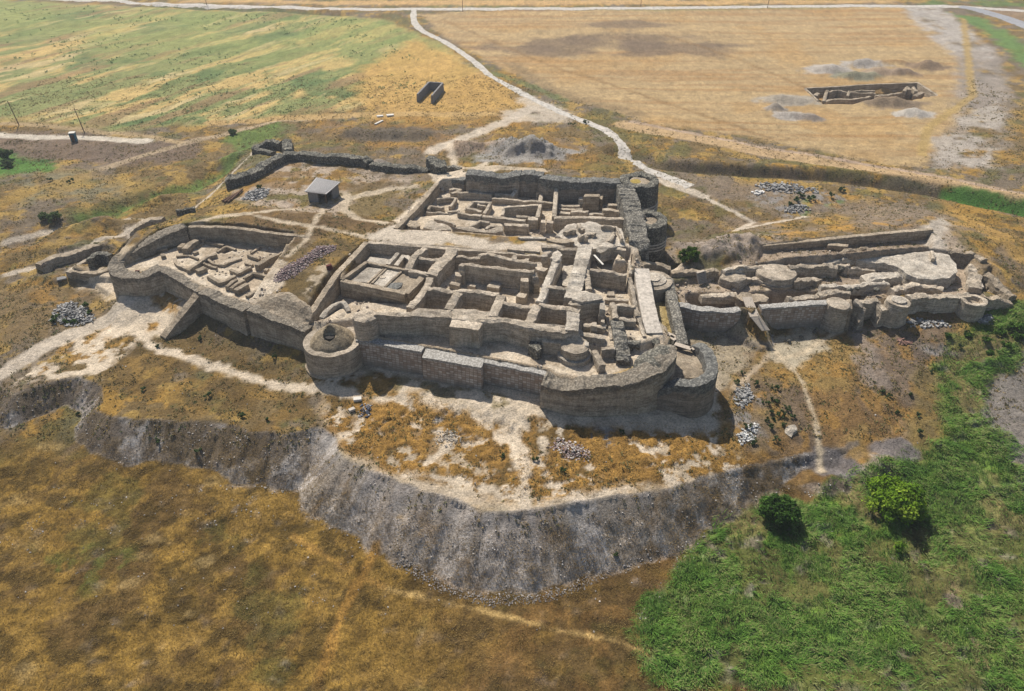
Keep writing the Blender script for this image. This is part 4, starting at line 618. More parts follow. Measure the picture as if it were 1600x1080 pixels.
# outer curtain, left end
W('tower_wall', 'rounded earthen tower wall at the left corner of the fort, curving round the court', 'A1', [(560, 140, 8.4), (400, 200, 8), (240, 285, 7.4), (130, 350, 6.9), (82, 415, 6.3), (112, 465, 5.9), (190, 488, 5.7), (270, 482, 5.7), (340, 452, 6.0), (398, 425, 6.2)], 0, 2.6, -.6, 'curtain', smooth=2, **OUT)
t = W('curtain_wall', 'short stretch of tall outer earth wall between the left rounded tower and the sloping buttress', 'A1', [(405, 425, 6.2), (480, 470, 5.8), (570, 522, 5.5), (690, 585, 5.6)], 0, 1.8, -.6, 'curtain', **OUT)
W('buttress_wall', 'narrow sloping wall ridge running down from the outer wall to the sandy ground', 'A1', [(695, 572, 5.6), (620, 665, 4.4), (540, 765, 3.0), (470, 850, 1.5), (418, 918, .5)], 0, 1.5, -.6, 'bank', rough=.12, top=.2, batter=.1)
W('curtain_wall', 'tall outer earth wall right of the sloping buttress, ending in a stepped corner', 'A1', [(700, 592, 5.7), (850, 655, 5.6), (1012, 722, 5.6)], 0, 2.2, -.6, 'curtain', **OUT)
W('curtain_wall', 'tall outer earth wall between the stepped corner and the round domed tower', 'A1', [(1035, 700, 6.2), (1200, 765, 5.9), (1300, 800, 5.7), (1440, 858, 5.4)], 0, 2.4, -.6, 'curtain', **OUT)
B('earth_bank', 'humped bare earth bank on top of the outer wall left of the domed tower', 'A1', [(1045, 690, 6.2), (1140, 620, 7.2), (1300, 600, 8.0), (1440, 700, 7.6), (1455, 740, 7.2), (1430, 835, 5.6), (1250, 780, 5.9)], 0, 4.5, 'bank', top=.35, rough=.2)
for i_, (x, y) in enumerate(((262, 470), (278, 480))): boxm('timber_post', 'dark red timber post hanging down the outer face of the left rounded tower', Q('A1', x, y + 34, 3.6) if 0 else Q('A1', x, 538, 3.4)[:2] + (3.5,), .35, .25, 2.3, .2, 'rust', None, 'dark red timber post hanging down the outer face of the left rounded tower', 'post', 'red posts on the left tower')
# domed round tower
tc = Q('F', 519, 531, 5.2); tr = 4.4
t = empty('round_tower', (tc[0], tc[1], -.5), 'squat round tower with earthen dome and dark hollow, midway along the front wall', 'tower')
wall('drum', None, circ(tc, tr - .6, 5.2, 40), 1.2, -.6, 'mud', parent=t, closed=True, rough=.08, top=.12, batter=.02)
wall('foot_band', None, circ(tc, tr + .1, 1.2, 40), .5, -.6, 'bank', parent=t, closed=True, rough=.1, top=.15)
hx, hy = tc[0] + .1, tc[1] - 1.15
block('dome', None, circ(tc, tr - .95, 5.2, 30), 4.3, 'dome', parent=t, dome=lambda x, y, d: 3.0 * np.clip(d / 3.4, 0, 1) ** .85 - .8 * sst(.95, .75, np.hypot(x - hx, y - hy)), top=.22, grid=.2, rough=.1)
block('hollow', None, circ((hx, hy, 0), .72, 6.7, 16), 5.8, 'pit', parent=t, top=.05, rough=.05, grid=.3)  # dark plug in the dent, its colour stands in for the shade
for k_ in range(2):
    a, b = Q('F8', 245, 345 + k_ * 8, 3.2), Q('F8', 362, 312 + k_ * 8, 3.2); V, F = tube((a[0], a[1] - .35, 3.9 - k_ * .5), (b[0], b[1] - .35, 3.9 - k_ * .5), .09, .09); link('beam', V, F, 'boards', t)
V, F = join([tube((Q('F8', x, 350, 3)[0], Q('F8', x, 350, 3)[1] - .3, .8), (Q('F8', x, 350, 3)[0], Q('F8', x, 350, 3)[1] - .3, 3.6), .06, .06) for x in (250, 300, 350)]); link('scaffold_poles', V, F, 'wood', t)
# front wall with its brick facing
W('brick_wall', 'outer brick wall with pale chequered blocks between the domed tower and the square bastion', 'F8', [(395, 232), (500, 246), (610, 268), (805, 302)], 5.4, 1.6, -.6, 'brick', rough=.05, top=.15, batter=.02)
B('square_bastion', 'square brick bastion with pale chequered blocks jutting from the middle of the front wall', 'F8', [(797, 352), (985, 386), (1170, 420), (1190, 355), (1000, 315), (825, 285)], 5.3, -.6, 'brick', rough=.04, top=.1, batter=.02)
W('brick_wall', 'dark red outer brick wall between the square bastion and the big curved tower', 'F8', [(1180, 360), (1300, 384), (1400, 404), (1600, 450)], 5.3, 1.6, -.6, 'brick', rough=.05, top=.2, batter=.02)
W('great_tower', 'broad curved masonry tower wall at the right end of the front wall', 'R7', [(150, 560, 5.3), (280, 585, 5.4), (420, 592, 5.6), (600, 580, 5.8), (800, 548, 6.2), (960, 490, 6.9), (1070, 420, 7.3), (1110, 350, 7.2), (1098, 290, 6.9)], 0, 3.0, -.6, 'curtain', smooth=2, rough=.25, top=.5)
B('stone_hump', 'rounded hump of weathered grey masonry crowning the right end of the big curved tower', 'R7', [(860, 400, 6.6), (960, 330, 7.2), (1090, 285, 7.4), (1150, 320, 7.2), (1150, 420, 7.0), (1050, 500, 6.8), (900, 520, 6.2), (850, 470, 6.2)], 0, 4, 'dark', top=.3, dome=lambda x, y, d: .8 * np.clip(d / 3, 0, 1), smooth=1)
W('barbican_wall', 'horseshoe wall of banded grey masonry standing outside the right front corner', 'R7', [(1330, 292, 4.6), (1385, 305, 5.2), (1440, 370, 5.5), (1470, 450, 5.6), (1455, 520, 5.5), (1400, 570, 5.4), (1310, 592, 5.3), (1180, 585, 5.0), (1090, 600, 4.4), (1030, 650, 3.0), (992, 700, 1.8)], 0, 1.7, -.6, 'rear', smooth=2, rough=.15, top=.35)
block('barbican_fill', 'gravelly earth floor filling the horseshoe wall at the right front corner', [Q('R7', *p, 3.8) for p in ((1180, 300), (1330, 320), (1410, 410), (1430, 500), (1370, 555), (1180, 555), (1100, 600), (1060, 560), (1140, 440))], -.5, 'bank', 'earth fill', top=.12)
for a in ((1100, 200, 1175, 235), (1130, 225, 1180, 255), (1172, 285, 1300, 325), (1300, 325, 1330, 312)):
    p, q_ = Q('R7', a[0], a[1], 4.6), Q('R7', a[2], a[3], 4.6); d = math.hypot(q_[0] - p[0], q_[1] - p[1]); boxm('plank_walk', 0, ((p[0] + q_[0]) / 2, (p[1] + q_[1]) / 2, 4.5), d, .9, .14, math.atan2(q_[1] - p[1], q_[0] - p[0]), 'boards', None, 'pale plank walkway by the head of the horseshoe wall', 'walkway', 'plank walkways at the horseshoe wall')
# left outwork
W('outwork_wall', 'low curved earth wall of the small outwork beside the left rounded tower', 'T8', [(160, 275), (185, 262), (245, 255), (330, 268), (420, 275), (490, 255), (550, 235)], 2.5, 1.0, -.4, 'bank', smooth=1, rough=.12, top=.2)
W('outwork_wall', 'pale narrow wall edge on the far side of the small outwork at far left', 'T8', [(150, 270), (240, 205), (340, 150)], 2.6, .8, .5, 'mud', rough=.1, top=.1)
W('ruined_arch', 'ruined stone arch stub with a pale top inside the small outwork at far left', 'T8', [(350, 150), (395, 95), (450, 78), (500, 88), (555, 112)], 4.2, 1.0, 1.5, 'dark', rough=.2, top=.4)
boxm('stone_pier', 0, G('T8', 405, 220), 1.0, .9, 1.4, .4, 'dark', None, 'short dark stone pier standing inside the small outwork at far left', 'pier', jit=.12)
boxm('grate_panel', 0, G('T8', 105, 345), 1.6, 1.2, .25, .5, 'block', None, 'square grey panel lying at the outer tip of the small outwork', 'panel')
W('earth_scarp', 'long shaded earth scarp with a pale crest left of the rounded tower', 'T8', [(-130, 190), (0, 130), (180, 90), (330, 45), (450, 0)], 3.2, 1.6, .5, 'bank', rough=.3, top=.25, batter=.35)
# left court: cut banks and footings
W('cut_bank', 'long straight cut earth face along the far side of the left court', 'A1', [(600, 148, 8.5), (850, 152, 8.5), (1000, 168, 8.4), (1150, 190, 8.4), (1440, 222, 8.3)], 0, .9, 5, 'bank', rough=.1, top=.15)
B('stone_revetment', 'inclined bank of grey slab stones in the far corner of the left court', 'A1', [(420, 245, 6.2), (470, 170, 7.6), (560, 132, 8.3), (585, 150, 8.2), (545, 215, 6.8), (470, 280, 5.8)], 0, 5, 'stone', top=.5, rough=.3)
W('court_edge', 'low earth step with a footpath along the right side of the left court', 'A1', [(1440, 228, 7.6), (1350, 310, 6.9), (1260, 420, 6.4), (1170, 525, 6.2), (1060, 650, 6.0)], 0, .9, 5, 'bank', rough=.1, top=.12)
ST = [('low mudbrick footing zigzagging along the left edge of the paved floor', [(500, 372), (505, 395), (530, 418), (590, 442)], 6.1, .5), ('long thick footing crossing the left court from the paved floor to the square pit', [(592, 452), (660, 405), (735, 352), (790, 335)], 6.3, .7),
      ('thin straight kerb behind the paved floor of the left court', [(512, 356), (600, 348), (665, 375)], 5.9, .35), ('short thick reddish block right of the long footing', [(655, 458), (712, 432)], 6.3, 1.1), ('bent thin footing in the middle of the left court', [(700, 402), (745, 422), (792, 432)], 6.0, .45),
      ('wandering low footing around the pale central floor of the left court', [(732, 378), (775, 408), (840, 418), (895, 392), (965, 368)], 5.95, .4), ('ragged footing with a stone cluster at its front end', [(735, 490), (780, 516), (815, 536), (868, 520), (920, 492)], 6.2, .7), ('angled footing like a wide V near the front of the left court', [(888, 448), (940, 470), (1030, 428)], 6.2, .6),
      ('straight thin footing right of the square pit', [(1008, 345), (1092, 372)], 6.1, .5), ('highest thick wall stub on the right side of the left court', [(1070, 418), (1130, 378), (1212, 342)], 6.7, 1.0), ('tiny footing joining the V footing to the thick stub', [(990, 398), (1042, 414)], 6.0, .45),
      ('U shaped room footing near the right front corner of the left court', [(980, 508), (1042, 468), (1155, 495), (1120, 516)], 6.3, .5), ('leftmost of three parallel stubs by the front edge of the left court', [(862, 568), (900, 532), (932, 515)], 6.3, .6), ('middle one of three parallel stubs by the front edge of the left court', [(892, 576), (935, 545), (985, 520)], 6.3, .6),
      ('rightmost and thickest of three parallel stubs by the front edge of the left court', [(922, 590), (965, 565), (1005, 546)], 6.5, .9), ('long low footing running into the front right corner of the left court', [(1000, 632), (1090, 582), (1160, 522)], 6.3, .6), ('thin footing in the shade of the far cut bank', [(720, 252), (840, 278)], 6.1, .5), ('stub leaning toward the far cut bank', [(690, 246), (745, 198)], 6.4, .7),
      ('thick lumpy wall stub beside the slab stone revetment', [(570, 308), (605, 270), (655, 242)], 6.7, 1.1), ('small lump of wall at the foot of the revetment', [(535, 295), (562, 265)], 6.4, .9), ('low reddish footing inside the left tower', [(380, 312), (450, 302)], 6.0, .7), ('small reddish block near the left tower mouth', [(405, 352), (435, 344)], 6.1, .9), ('thin dotted kerb behind the straight footing', [(1030, 332), (1090, 292), (1180, 272)], 5.85, .35),
      ('short thin footing left of the square pit', [(652, 292), (722, 245)], 5.95, .4), ('footing under the edge of the square pit', [(795, 322), (860, 286), (925, 308)], 5.9, .45), ('single loose block right of the thick stub', [(1130, 455), (1145, 440)], 6.2, .7), ('faint kerb by the court edge', [(1215, 345), (1310, 285)], 5.9, .4), ('stub in the back left corner near the revetment', [(600, 210), (640, 222)], 6.3, .6), ('footing beside the lumpy stub', [(630, 330), (660, 318)], 6.1, .6)]
for lb, p, z, th in ST: W('wall_footing', 'low ' + lb if not lb.startswith(('low', 'high')) else lb, 'A1', p, z - .05, th, 5.1, 'bank', rough=.09, top=.12, step=.35, cat='wall footing', group='low footings in the left court')
heap('rubble_heap', 'long heap of purplish broken bricks along the mound above the left court', [G('A1', *p) for p in ((1190, 520), (1260, 440), (1400, 370), (1500, 290), (1620, 285), (1620, 310), (1480, 390), (1330, 500), (1220, 540))], 1900, [(.21, .15, .145), (.26, .19, .18), (.16, .12, .12), (.36, .30, .27)], (.1, .2), .6, 'rubble heap')
# citadel: banks, platform, rooms
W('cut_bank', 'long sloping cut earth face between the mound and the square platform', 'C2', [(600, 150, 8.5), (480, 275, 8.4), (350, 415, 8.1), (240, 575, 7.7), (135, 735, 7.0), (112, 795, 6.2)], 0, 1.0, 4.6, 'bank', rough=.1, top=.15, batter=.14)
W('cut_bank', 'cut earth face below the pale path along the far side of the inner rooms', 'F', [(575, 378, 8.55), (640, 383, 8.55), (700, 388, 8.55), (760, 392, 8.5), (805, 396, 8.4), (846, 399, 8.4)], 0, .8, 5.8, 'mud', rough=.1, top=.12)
pc = [Q('C2', *p, 7.8) for p in ((600, 338), (1108, 432), (938, 605), (382, 492))]
t = empty('square_platform', (pc[0][0], pc[0][1], 5), 'large square raised platform with low rim walls and sunken floor strips, left of the rooms', 'platform')
block('core', None, pc, 4.9, 'bank', parent=t, rough=.1, top=.06)
for a, b, h, w_ in ((0, 1, 8.35, .6), (1, 2, 8.3, 1.1), (2, 3, 8.35, .9), (3, 0, 8.5, .7)):
    p, q_ = np.array(pc[a]), np.array(pc[b]); c = np.mean(pc, 0); p = p + (c - p) * .04; q_ = q_ + (c - q_) * .04; wall('rim_wall', None, [(p[0], p[1], h), (q_[0], q_[1], h)], w_, 7.0, 'bank', parent=t, rough=.1, top=.12)
for pts, w_ in (([(645, 490), (770, 365)], .35), ([(610, 490), (740, 372)], .3), ([(755, 520), (890, 395)], .4)): wall('kerb', None, [Q('C2', *p, 8.05) for p in pts], w_, 7.4, 'bank', parent=t, rough=.05, top=.06)
block('floor_panel', None, [Q('C2', *p, 7.93) for p in ((660, 500), (780, 375), (875, 400), (745, 522))], 7.5, 'pale', parent=t, rough=.05, top=.05)
block('floor_panel', None, [Q('C2', *p, 7.93) for p in ((480, 475), (600, 360), (740, 375), (610, 490))], 7.5, 'pale', parent=t, rough=.05, top=.04)
block('brick_patch', None, [Q('C2', *p, 8.1) for p in ((760, 535), (800, 490), (900, 482), (890, 515), (830, 550))], 7.5, 'rear', parent=t, rough=.12, top=.2)
block('ring_mark', None, circ(Q('C2', 735, 440, 8.0), .55, 8.0, 14), 7.6, 'mud', parent=t, rough=.02, top=.02, grid=.3)
B('sand_block', 'low flat sandy block in the shade behind the square platform', 'C2', [(600, 310, 7.0), (625, 272, 7.0), (815, 300, 7.0), (770, 345, 7.0)], 0, 5.8, 'pale', top=.05)
for lb, p, z, th in (('low wall stub leading from the square platform toward the path bank', [(775, 335), (815, 290), (862, 240)], 7.6, .7), ('second low wall stub behind the square platform, beside the small rooms', [(845, 345), (885, 290), (910, 258)], 7.6, .8), ('stub of a low wall in front of the small far rooms', [(930, 262), (975, 300)], 7.6, .9)): W('wall_footing', lb, 'C2', p, z, th, 5.8, 'pale', rough=.09, top=.15)
RW = dict(rough=.2, top=.32)
for lb, c, p, z, th in (
    ('left wall of the two small far rooms', 'C2', [(1088, 200, 9), (1010, 262, 9), (975, 310, 8.9), (945, 378, 8.8)], 9, 1.2), ('cross wall between the two small far rooms', 'C2', [(1025, 278), (1120, 290), (1215, 302)], 8.8, .9), ('long broad broken wall from the path down to the square platform', 'C2', [(1318, 208, 9.2), (1250, 300, 9.1), (1190, 350, 9.0), (1140, 425, 8.8)], 9, 2.0),
    ('front wall of the second small room beside the platform', 'C2', [(955, 385), (1040, 400), (1125, 425)], 8.7, .9), ('narrow crooked wall between the square platform and the front rooms', 'C2', [(1130, 440, 8.8), (1110, 500, 8.8), (1050, 590, 8.8), (960, 690, 8.9)], 8.8, 1.2), ('far wall of the left front room', 'C2', [(1110, 532), (1220, 545), (1325, 560), (1395, 548)], 9.1, 1.0),
    ('far wall of the second front room, facing the pillared hall', 'C3', [(170, 452), (240, 442), (400, 462), (530, 482)], 9.2, 1.0), ('thick wall between the left and second front rooms', 'C3', [(195, 462), (150, 530), (108, 605)], 9.2, 1.3), ('thick wall between the second and third front rooms', 'C3', [(552, 490), (515, 570), (478, 655)], 9.2, 1.5),
    ('far wall of the third front room', 'C3', [(570, 550), (655, 558), (740, 575), (812, 585)], 9.1, .9), ('wall between the third and fourth front rooms', 'C3', [(850, 560), (815, 640), (775, 708)], 9.2, 1.4), ('far wall of the fourth front room', 'C3', [(868, 555), (960, 572), (1100, 595), (1205, 612)], 9.2, 1.1), ('broad pale flat topped wall right of the fourth front room', 'C3', [(1150, 605), (1150, 690), (1140, 780)], 9.0, 1.9),
    ('tall far wall of the pillared hall', 'C3', [(212, 240), (240, 222), (430, 245), (600, 268), (825, 292)], 9.7, .9), ('right end wall of the pillared hall', 'C3', [(825, 298, 9.6), (838, 340, 9.2), (848, 395, 8.2)], 9, .9), ('back corridor wall with a ragged crest behind the pillared hall', 'C3', [(165, 162, 8.6), (270, 172, 8.7), (365, 178, 8.9), (372, 152, 9.4), (440, 140, 9.5), (560, 172, 9.5), (700, 200, 9.4), (842, 218, 9.4)], 9, .9),
    ('wall with a hollow right of the back corridor', 'C3', [(850, 205, 9.2), (870, 250, 9.2), (930, 268, 9.2)], 9.2, 1.2), ('long narrow pale topped wall right of the pillared hall', 'C3', [(1012, 195, 9.6), (970, 290, 9.5), (930, 390, 9.4), (890, 500, 9.3), (868, 540, 9.3)], 9.5, 1.2), ('far wall of the shaded chamber under the path', 'C3', [(885, 75), (945, 72), (1060, 88), (1195, 102)], 9.2, 1.0),
    ('wide pale spine wall between the left rooms and the deep chamber', 'C3', [(1255, 65, 9.5), (1225, 180, 9.6), (1190, 320, 9.6), (1160, 430, 9.5), (1135, 510, 9.3)], 9.5, 2.4), ('far wall of the small dark square room', 'C3', [(935, 422), (1030, 428), (1130, 432)], 9.3, .9), ('far wall of the deep chamber', 'C4', [(425, 425), (500, 435), (600, 455), (745, 472)], 8.7, .8), ('thin right wall of the deep chamber', 'C4', [(770, 500, 8), (790, 590, 7.9), (812, 710, 7.8), (835, 820, 7.6)], 8, .7),
    ('left rim wall of the deep chamber', 'C4', [(405, 435), (415, 520), (430, 600)], 9.2, 1.0), ('low wall on the near side of the deep chamber', 'C4', [(560, 672), (660, 680), (760, 690)], 7.2, .7), ('far wall of the small right hand room', 'C4', [(650, 722), (730, 728), (812, 738)], 8.0, .8), ('left wall of the small right hand room', 'C4', [(620, 710), (640, 760), (650, 830)], 7.9, .8), ('near wall of the small right hand room', 'C4', [(640, 835), (730, 835), (810, 840)], 7.6, .6),
    ('curving wall of the round ended chamber', 'C4', [(270, 690, 9), (330, 705, 9), (420, 690, 9), (510, 690, 8.8)], 9, 1.6), ('low wall crossing near the front of the round ended chamber', 'C4', [(380, 890), (450, 890), (570, 905)], 7.4, .8), ('curved wall at the near end of the round ended chamber', 'C4', [(325, 940), (370, 965), (440, 975), (565, 985)], 7.3, 1.0), ('narrow wall stub near the curved turret', 'R7', [(545, 330), (570, 380), (605, 455)], 6.6, .9), ('low wall by the rubble stone spine', 'R7', [(600, 320), (660, 318), (705, 322)], 6.8, .6), ('thin reddish wall along the passage at the right edge', 'C4', [(770, 345, 8.5), (780, 420, 8.4), (772, 460, 8.2)], 8.3, .5), ('right wall of the passage beside the rubble spine', 'C4', [(840, 800, 7.6), (865, 900, 7), (890, 990, 6.6)], 7, .6), ('wall stub left of the passage beside the rubble spine', 'C4', [(585, 830, 7), (610, 920, 6.8), (625, 1010, 6.6)], 7, .7)):
    W('room_wall', lb, c, p, z, th, 5.0, 'mud' if 'pale' not in lb else 'pale', **RW)
for lb, c, p, z in (('stepped block left of the pillared hall, the higher one', 'C3', [(195, 250), (205, 275), (245, 285), (250, 250)], 9.0), ('stepped block left of the pillared hall, the lower one', 'C3', [(165, 292), (165, 325), (220, 332), (222, 296)], 8.2), ('square earthen pillar base nearest the stepped blocks', 'C3', [(118, 392), (135, 372), (212, 382), (200, 410)], 7.3), ('small square pillar base, second in the hall', 'C3', [(265, 404), (280, 388), (342, 396), (330, 418)], 7.1), ('large tiled square pillar base in the middle of the hall', 'C3', [(430, 415), (465, 372), (552, 390), (530, 432)], 7.4), ('tall square pillar standing at the right end of the hall', 'C3', [(712, 370), (714, 342), (776, 342), (778, 374)], 9.2), ('low square block on the floor in front of the tall pillar', 'C3', [(672, 495), (700, 465), (768, 475), (745, 510)], 7.6)):
    B('pillar_base', lb, c, p, z, 5.8, 'mud', rough=.05, top=.06, grid=.4, cat='pillar')
for lb, c, p, z, r_ in (('ruined lump of wall on the ledge behind the corridor', 'C3', [(630, 170), (650, 150), (680, 152), (680, 180)], 9.6, .2), ('second ruined lump right along the ledge behind the corridor', 'C3', [(735, 190), (750, 175), (780, 178), (775, 195)], 9.4, .2), ('heap of broken pale masonry at the head of the long narrow wall', 'C3', [(965, 165), (985, 120), (1020, 105), (1050, 140), (1040, 185), (1000, 195)], 10, .35), ('broken block left of the pale masonry heap', 'C3', [(885, 165), (890, 145), (935, 145), (940, 165)], 9.2, .2), ('collapsed earth ledge on the path edge above the corridor', 'C3', [(600, 78), (735, 92), (740, 118), (600, 100)], 8.9, .1), ('second earth ledge beside the shaded chamber', 'C3', [(742, 88), (870, 105), (868, 125), (740, 112)], 8.8, .1), ('sandy fill in the long narrow chamber', 'C3', [(1065, 240), (1150, 235), (1120, 410), (1060, 400)], 7.2, .25), ('square pedestal on the floor of the deep chamber', 'C4', [(575, 645), (585, 615), (635, 612), (645, 650)], 6.7, .1), ('small rough pedestal right of the square one in the deep chamber', 'C4', [(665, 655), (680, 632), (712, 635), (715, 660)], 6.5, .15), ('tall pale pier beside the round ended chamber', 'C4', [(518, 760), (520, 690), (560, 690), (565, 770)], 8.9, .08), ('upright block on the low wall of the round ended chamber', 'C4', [(448, 900), (450, 870), (492, 868), (495, 905)], 8.2, .1), ('small cube on the end of the low wall', 'C4', [(525, 870), (530, 850), (560, 850), (560, 875)], 7.9, .1), ('ragged pale hump over the round ended chamber', 'C4', [(285, 680), (310, 620), (400, 605), (520, 640), (540, 670), (430, 690), (370, 705)], 9.4, .25)):
    B('ruin_block', lb, c, p, z, 5.6, 'pale' if 'pale' in lb or 'sand' in lb else 'mud', rough=r_, top=r_, grid=.45)
boxm('plank', 0, Q('C4', 508, 355, 8.6), .35, 3.6, .12, .35, 'white', None, 'single pale plank lying aslant above the deep chamber', 'plank', tilt=0)
boxm('thin_post', 0, Q('C4', 777, 400, 8.3), .16, .16, 2.2, 0, 'wood', None, 'thin wooden post at the right end of the sandy terrace', 'post')
W('kiln_wall', 'small curved pale wall like an open kiln behind the domed tower', 'C2', [(225, 775, 6.6), (290, 695, 7), (355, 650, 7.1), (410, 648, 7.1), (440, 690, 6.9), (452, 730, 6.5)], 0, .8, 4.6, 'pale', smooth=1, rough=.15, top=.25)
B('ruin_block', 'low broken block inside the curved pale wall behind the domed tower', 'C2', [(330, 765), (380, 720), (430, 745), (425, 790), (360, 785)], 6.3, 4.6, 'mud', rough=.2, top=.35)
# inner wall
B('inner_wall', 'long inner mudbrick wall left of the square gate block', 'F', [(583, 489, 9), (600, 487, 9), (640, 487, 9.1), (652, 480, 9.2), (698, 484, 9.2), (706, 480, 9.2), (706, 496, 9), (680, 495, 8.9), (660, 494, 8.8), (640, 494, 9), (600, 493, 9), (583, 493, 9)], 0, 4.5, 'mud', rough=.2, top=.3, grid=.5)
B('corner_bastion', 'rounded eroded corner bastion at the left end of the inner wall', 'F8', [(362, 100), (400, 70), (440, 50), (500, 55), (520, 95), (490, 125), (430, 140), (380, 130)], 8.8, 4.5, 'mud', top=.5, rough=.22, smooth=1, batter=.06)
t = B('gate_block', 'square flat topped gate block with vertical slots jutting from the inner wall', 'C3', [(116, 745), (362, 775), (412, 690), (520, 640), (190, 605), (150, 660)], 8.75, 4.5, 'mud', rough=.06, top=.1, batter=.03)
for x, w_ in ((310, .35), (350, .22)):
    p = Q('C3', x, 768, 8.75); boxm('slot', 0, (p[0], p[1] + .02, 6.4), w_, .45, 1.9, .05, 'bank', t)
B('inner_wall', 'eroded inner mudbrick wall right of the square gate block', 'F', [(704, 480, 9.2), (710, 481, 9.2), (770, 485, 9.2), (779, 494, 9.1), (822, 501, 9.1), (832, 503, 9.1), (884, 509, 9), (905, 514, 9), (880, 519, 9), (828, 512, 9), (800, 507, 8.7), (785, 501, 8.9), (756, 502, 9), (704, 497, 9)], 0, 4.5, 'mud', rough=.25, top=.35, grid=.5)
B('eroded_bank', 'sloping eroded earth bank with fluted lip below the fourth front room', 'C3', [(775, 720, 9), (1080, 740, 9), (1180, 770, 8.8), (1240, 860, 7.6), (1180, 890, 7.4), (1060, 860, 7.6), (800, 810, 8)], 0, 4.5, 'mud', top=.4, rough=.25)
B('stone_chunk', 'dark stone chunk at the foot of the eroded bank', 'C3', [(775, 900), (800, 840), (870, 850), (885, 930), (850, 950)], 6.9, 4.6, 'dark', top=.4, rough=.25)
B('ribbed_pier', 'ribbed mudbrick pier between the dark stone chunk and the curved turret', 'C3', [(888, 870), (905, 835), (1075, 855), (1080, 890)], 7.4, 4.6, 'mud', top=.2, rough=.15)
tq = Q('C3', 1165, 905, 7.2); t = empty('turret', (tq[0], tq[1], 4.6), 'round banded turret at the right end of the inner wall', 'turret')
block('upper_drum', None, circ(tq, 2.1, 7.3, 20), 5.6, 'mud', parent=t, top=.35, rough=.15); block('lower_ring', None, circ(tq, 2.6, 5.9, 22), 4.4, 'pale', parent=t, top=.1, rough=.12)
B('ruin_lump', 'upright pale lump of masonry beside the round banded turret', 'C3', [(1245, 900), (1250, 865), (1280, 870), (1280, 900)], 7.6, 4.6, 'pale', top=.3, rough=.15)
W('rubble_spine', 'jagged spine of grey rubble masonry running to the big curved tower', 'R7', [(720, 90, 7.6), (735, 180, 7.4), (750, 270, 7), (770, 350, 6.6), (765, 420, 6)], 0, 1.9, 4.6, 'stone', rough=.35, top=.7)
W('rubble_spine', 'short arm of grey rubble masonry in front of the small square pit', 'R7', [(780, 270), (840, 262), (905, 272)], 6.7, 1.0, 4.6, 'stone', rough=.3, top=.5)
W('room_wall', 'far wall of the small square pit by the rubble spine', 'R7', [(740, 85), (800, 92), (870, 95)], 7.6, .8, 4.6, 'mud', **RW)
W('curtain_wall', 'long straight side wall with a pale flat top along the right edge of the rooms', 'C4', [(868, 425, 8), (885, 560, 7.7), (910, 700, 7.4), (945, 860, 7.0), (975, 960, 6.6)], 0, 2.5, 1, 'slab', rough=.06, top=.1, batter=.02)
W('cross_wall', 'dark stone end of the pale flat topped side wall', 'R7', [(945, 165, 6.5), (985, 220, 6.4), (1040, 270, 6.3)], 0, 1.0, 3, 'dark', rough=.25, top=.4)
tq = Q('C4', 965, 515, 5.9); t = empty('round_platform', (tq[0], tq[1], 2), 'small round drum platform with concentric rings outside the pale side wall', 'round platform')
block('drum', None, circ(tq, 3.3, 5.8, 26), 1.5, 'mud', parent=t, top=.1, rough=.08); block('inner_ring', None, circ(tq, 2.2, 6.05, 22), 5.3, 'pale', parent=t, top=.06, rough=.06); block('inner_ring', None, circ(tq, 1.1, 6.25, 16), 5.3, 'pale', parent=t, top=.06, rough=.05)
W('outer_wall', 'narrow second wall parallel to the pale flat topped side wall', 'C4', [(1090, 505, 5.8), (1108, 600, 5.5), (1135, 720, 5.3), (1165, 850, 5.2), (1195, 960, 5.0), (1212, 1050, 4.6)], 0, 1.7, -.5, 'stone', rough=.12, top=.25)
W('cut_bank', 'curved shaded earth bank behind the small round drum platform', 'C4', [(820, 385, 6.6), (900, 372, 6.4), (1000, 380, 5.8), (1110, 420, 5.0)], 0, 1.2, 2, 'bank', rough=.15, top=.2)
# rear court
RR = dict(rough=.22, top=.4)
W('rear_wall', 'low eroded left end of the rear court wall', 'B5', [(485, 165, 7.6), (530, 145, 8.0), (600, 150, 8.3), (690, 150, 8.8)], 0, 2.2, 5, 'rear', **RR)
W('rear_wall', 'tall rear court wall with grey cobble crest, left stretch', 'B5', [(690, 98, 11), (760, 102, 11), (850, 112, 10.9), (980, 130, 10.4), (1080, 108, 10.8), (1140, 105, 11)], 0, 2.6, 5, 'rear', **RR)
W('rear_wall', 'recessed middle stretch of the tall rear court wall', 'B5', [(1140, 100, 11), (1240, 105, 11), (1330, 112, 11)], 0, 2.4, 5, 'rear', **RR)
W('rear_wall', 'longest stretch of the tall rear court wall, ending at the corner tower', 'B6', [(290, 150, 11), (370, 175, 11), (520, 180, 11), (700, 188, 10.9), (880, 190, 10.8), (1035, 190, 10.7)], 0, 2.6, 5, 'rear', **RR)
W('side_wall', 'thick rear side wall of grey cobble running forward from the corner tower', 'B6', [(1085, 220, 10.6), (1120, 330, 10.4), (1155, 430, 10.2), (1185, 560, 9.9), (1210, 680, 9.6), (1225, 790, 9.0), (1222, 870, 8)], 0, 3.4, 2.5, 'stone', rough=.25, top=.5)
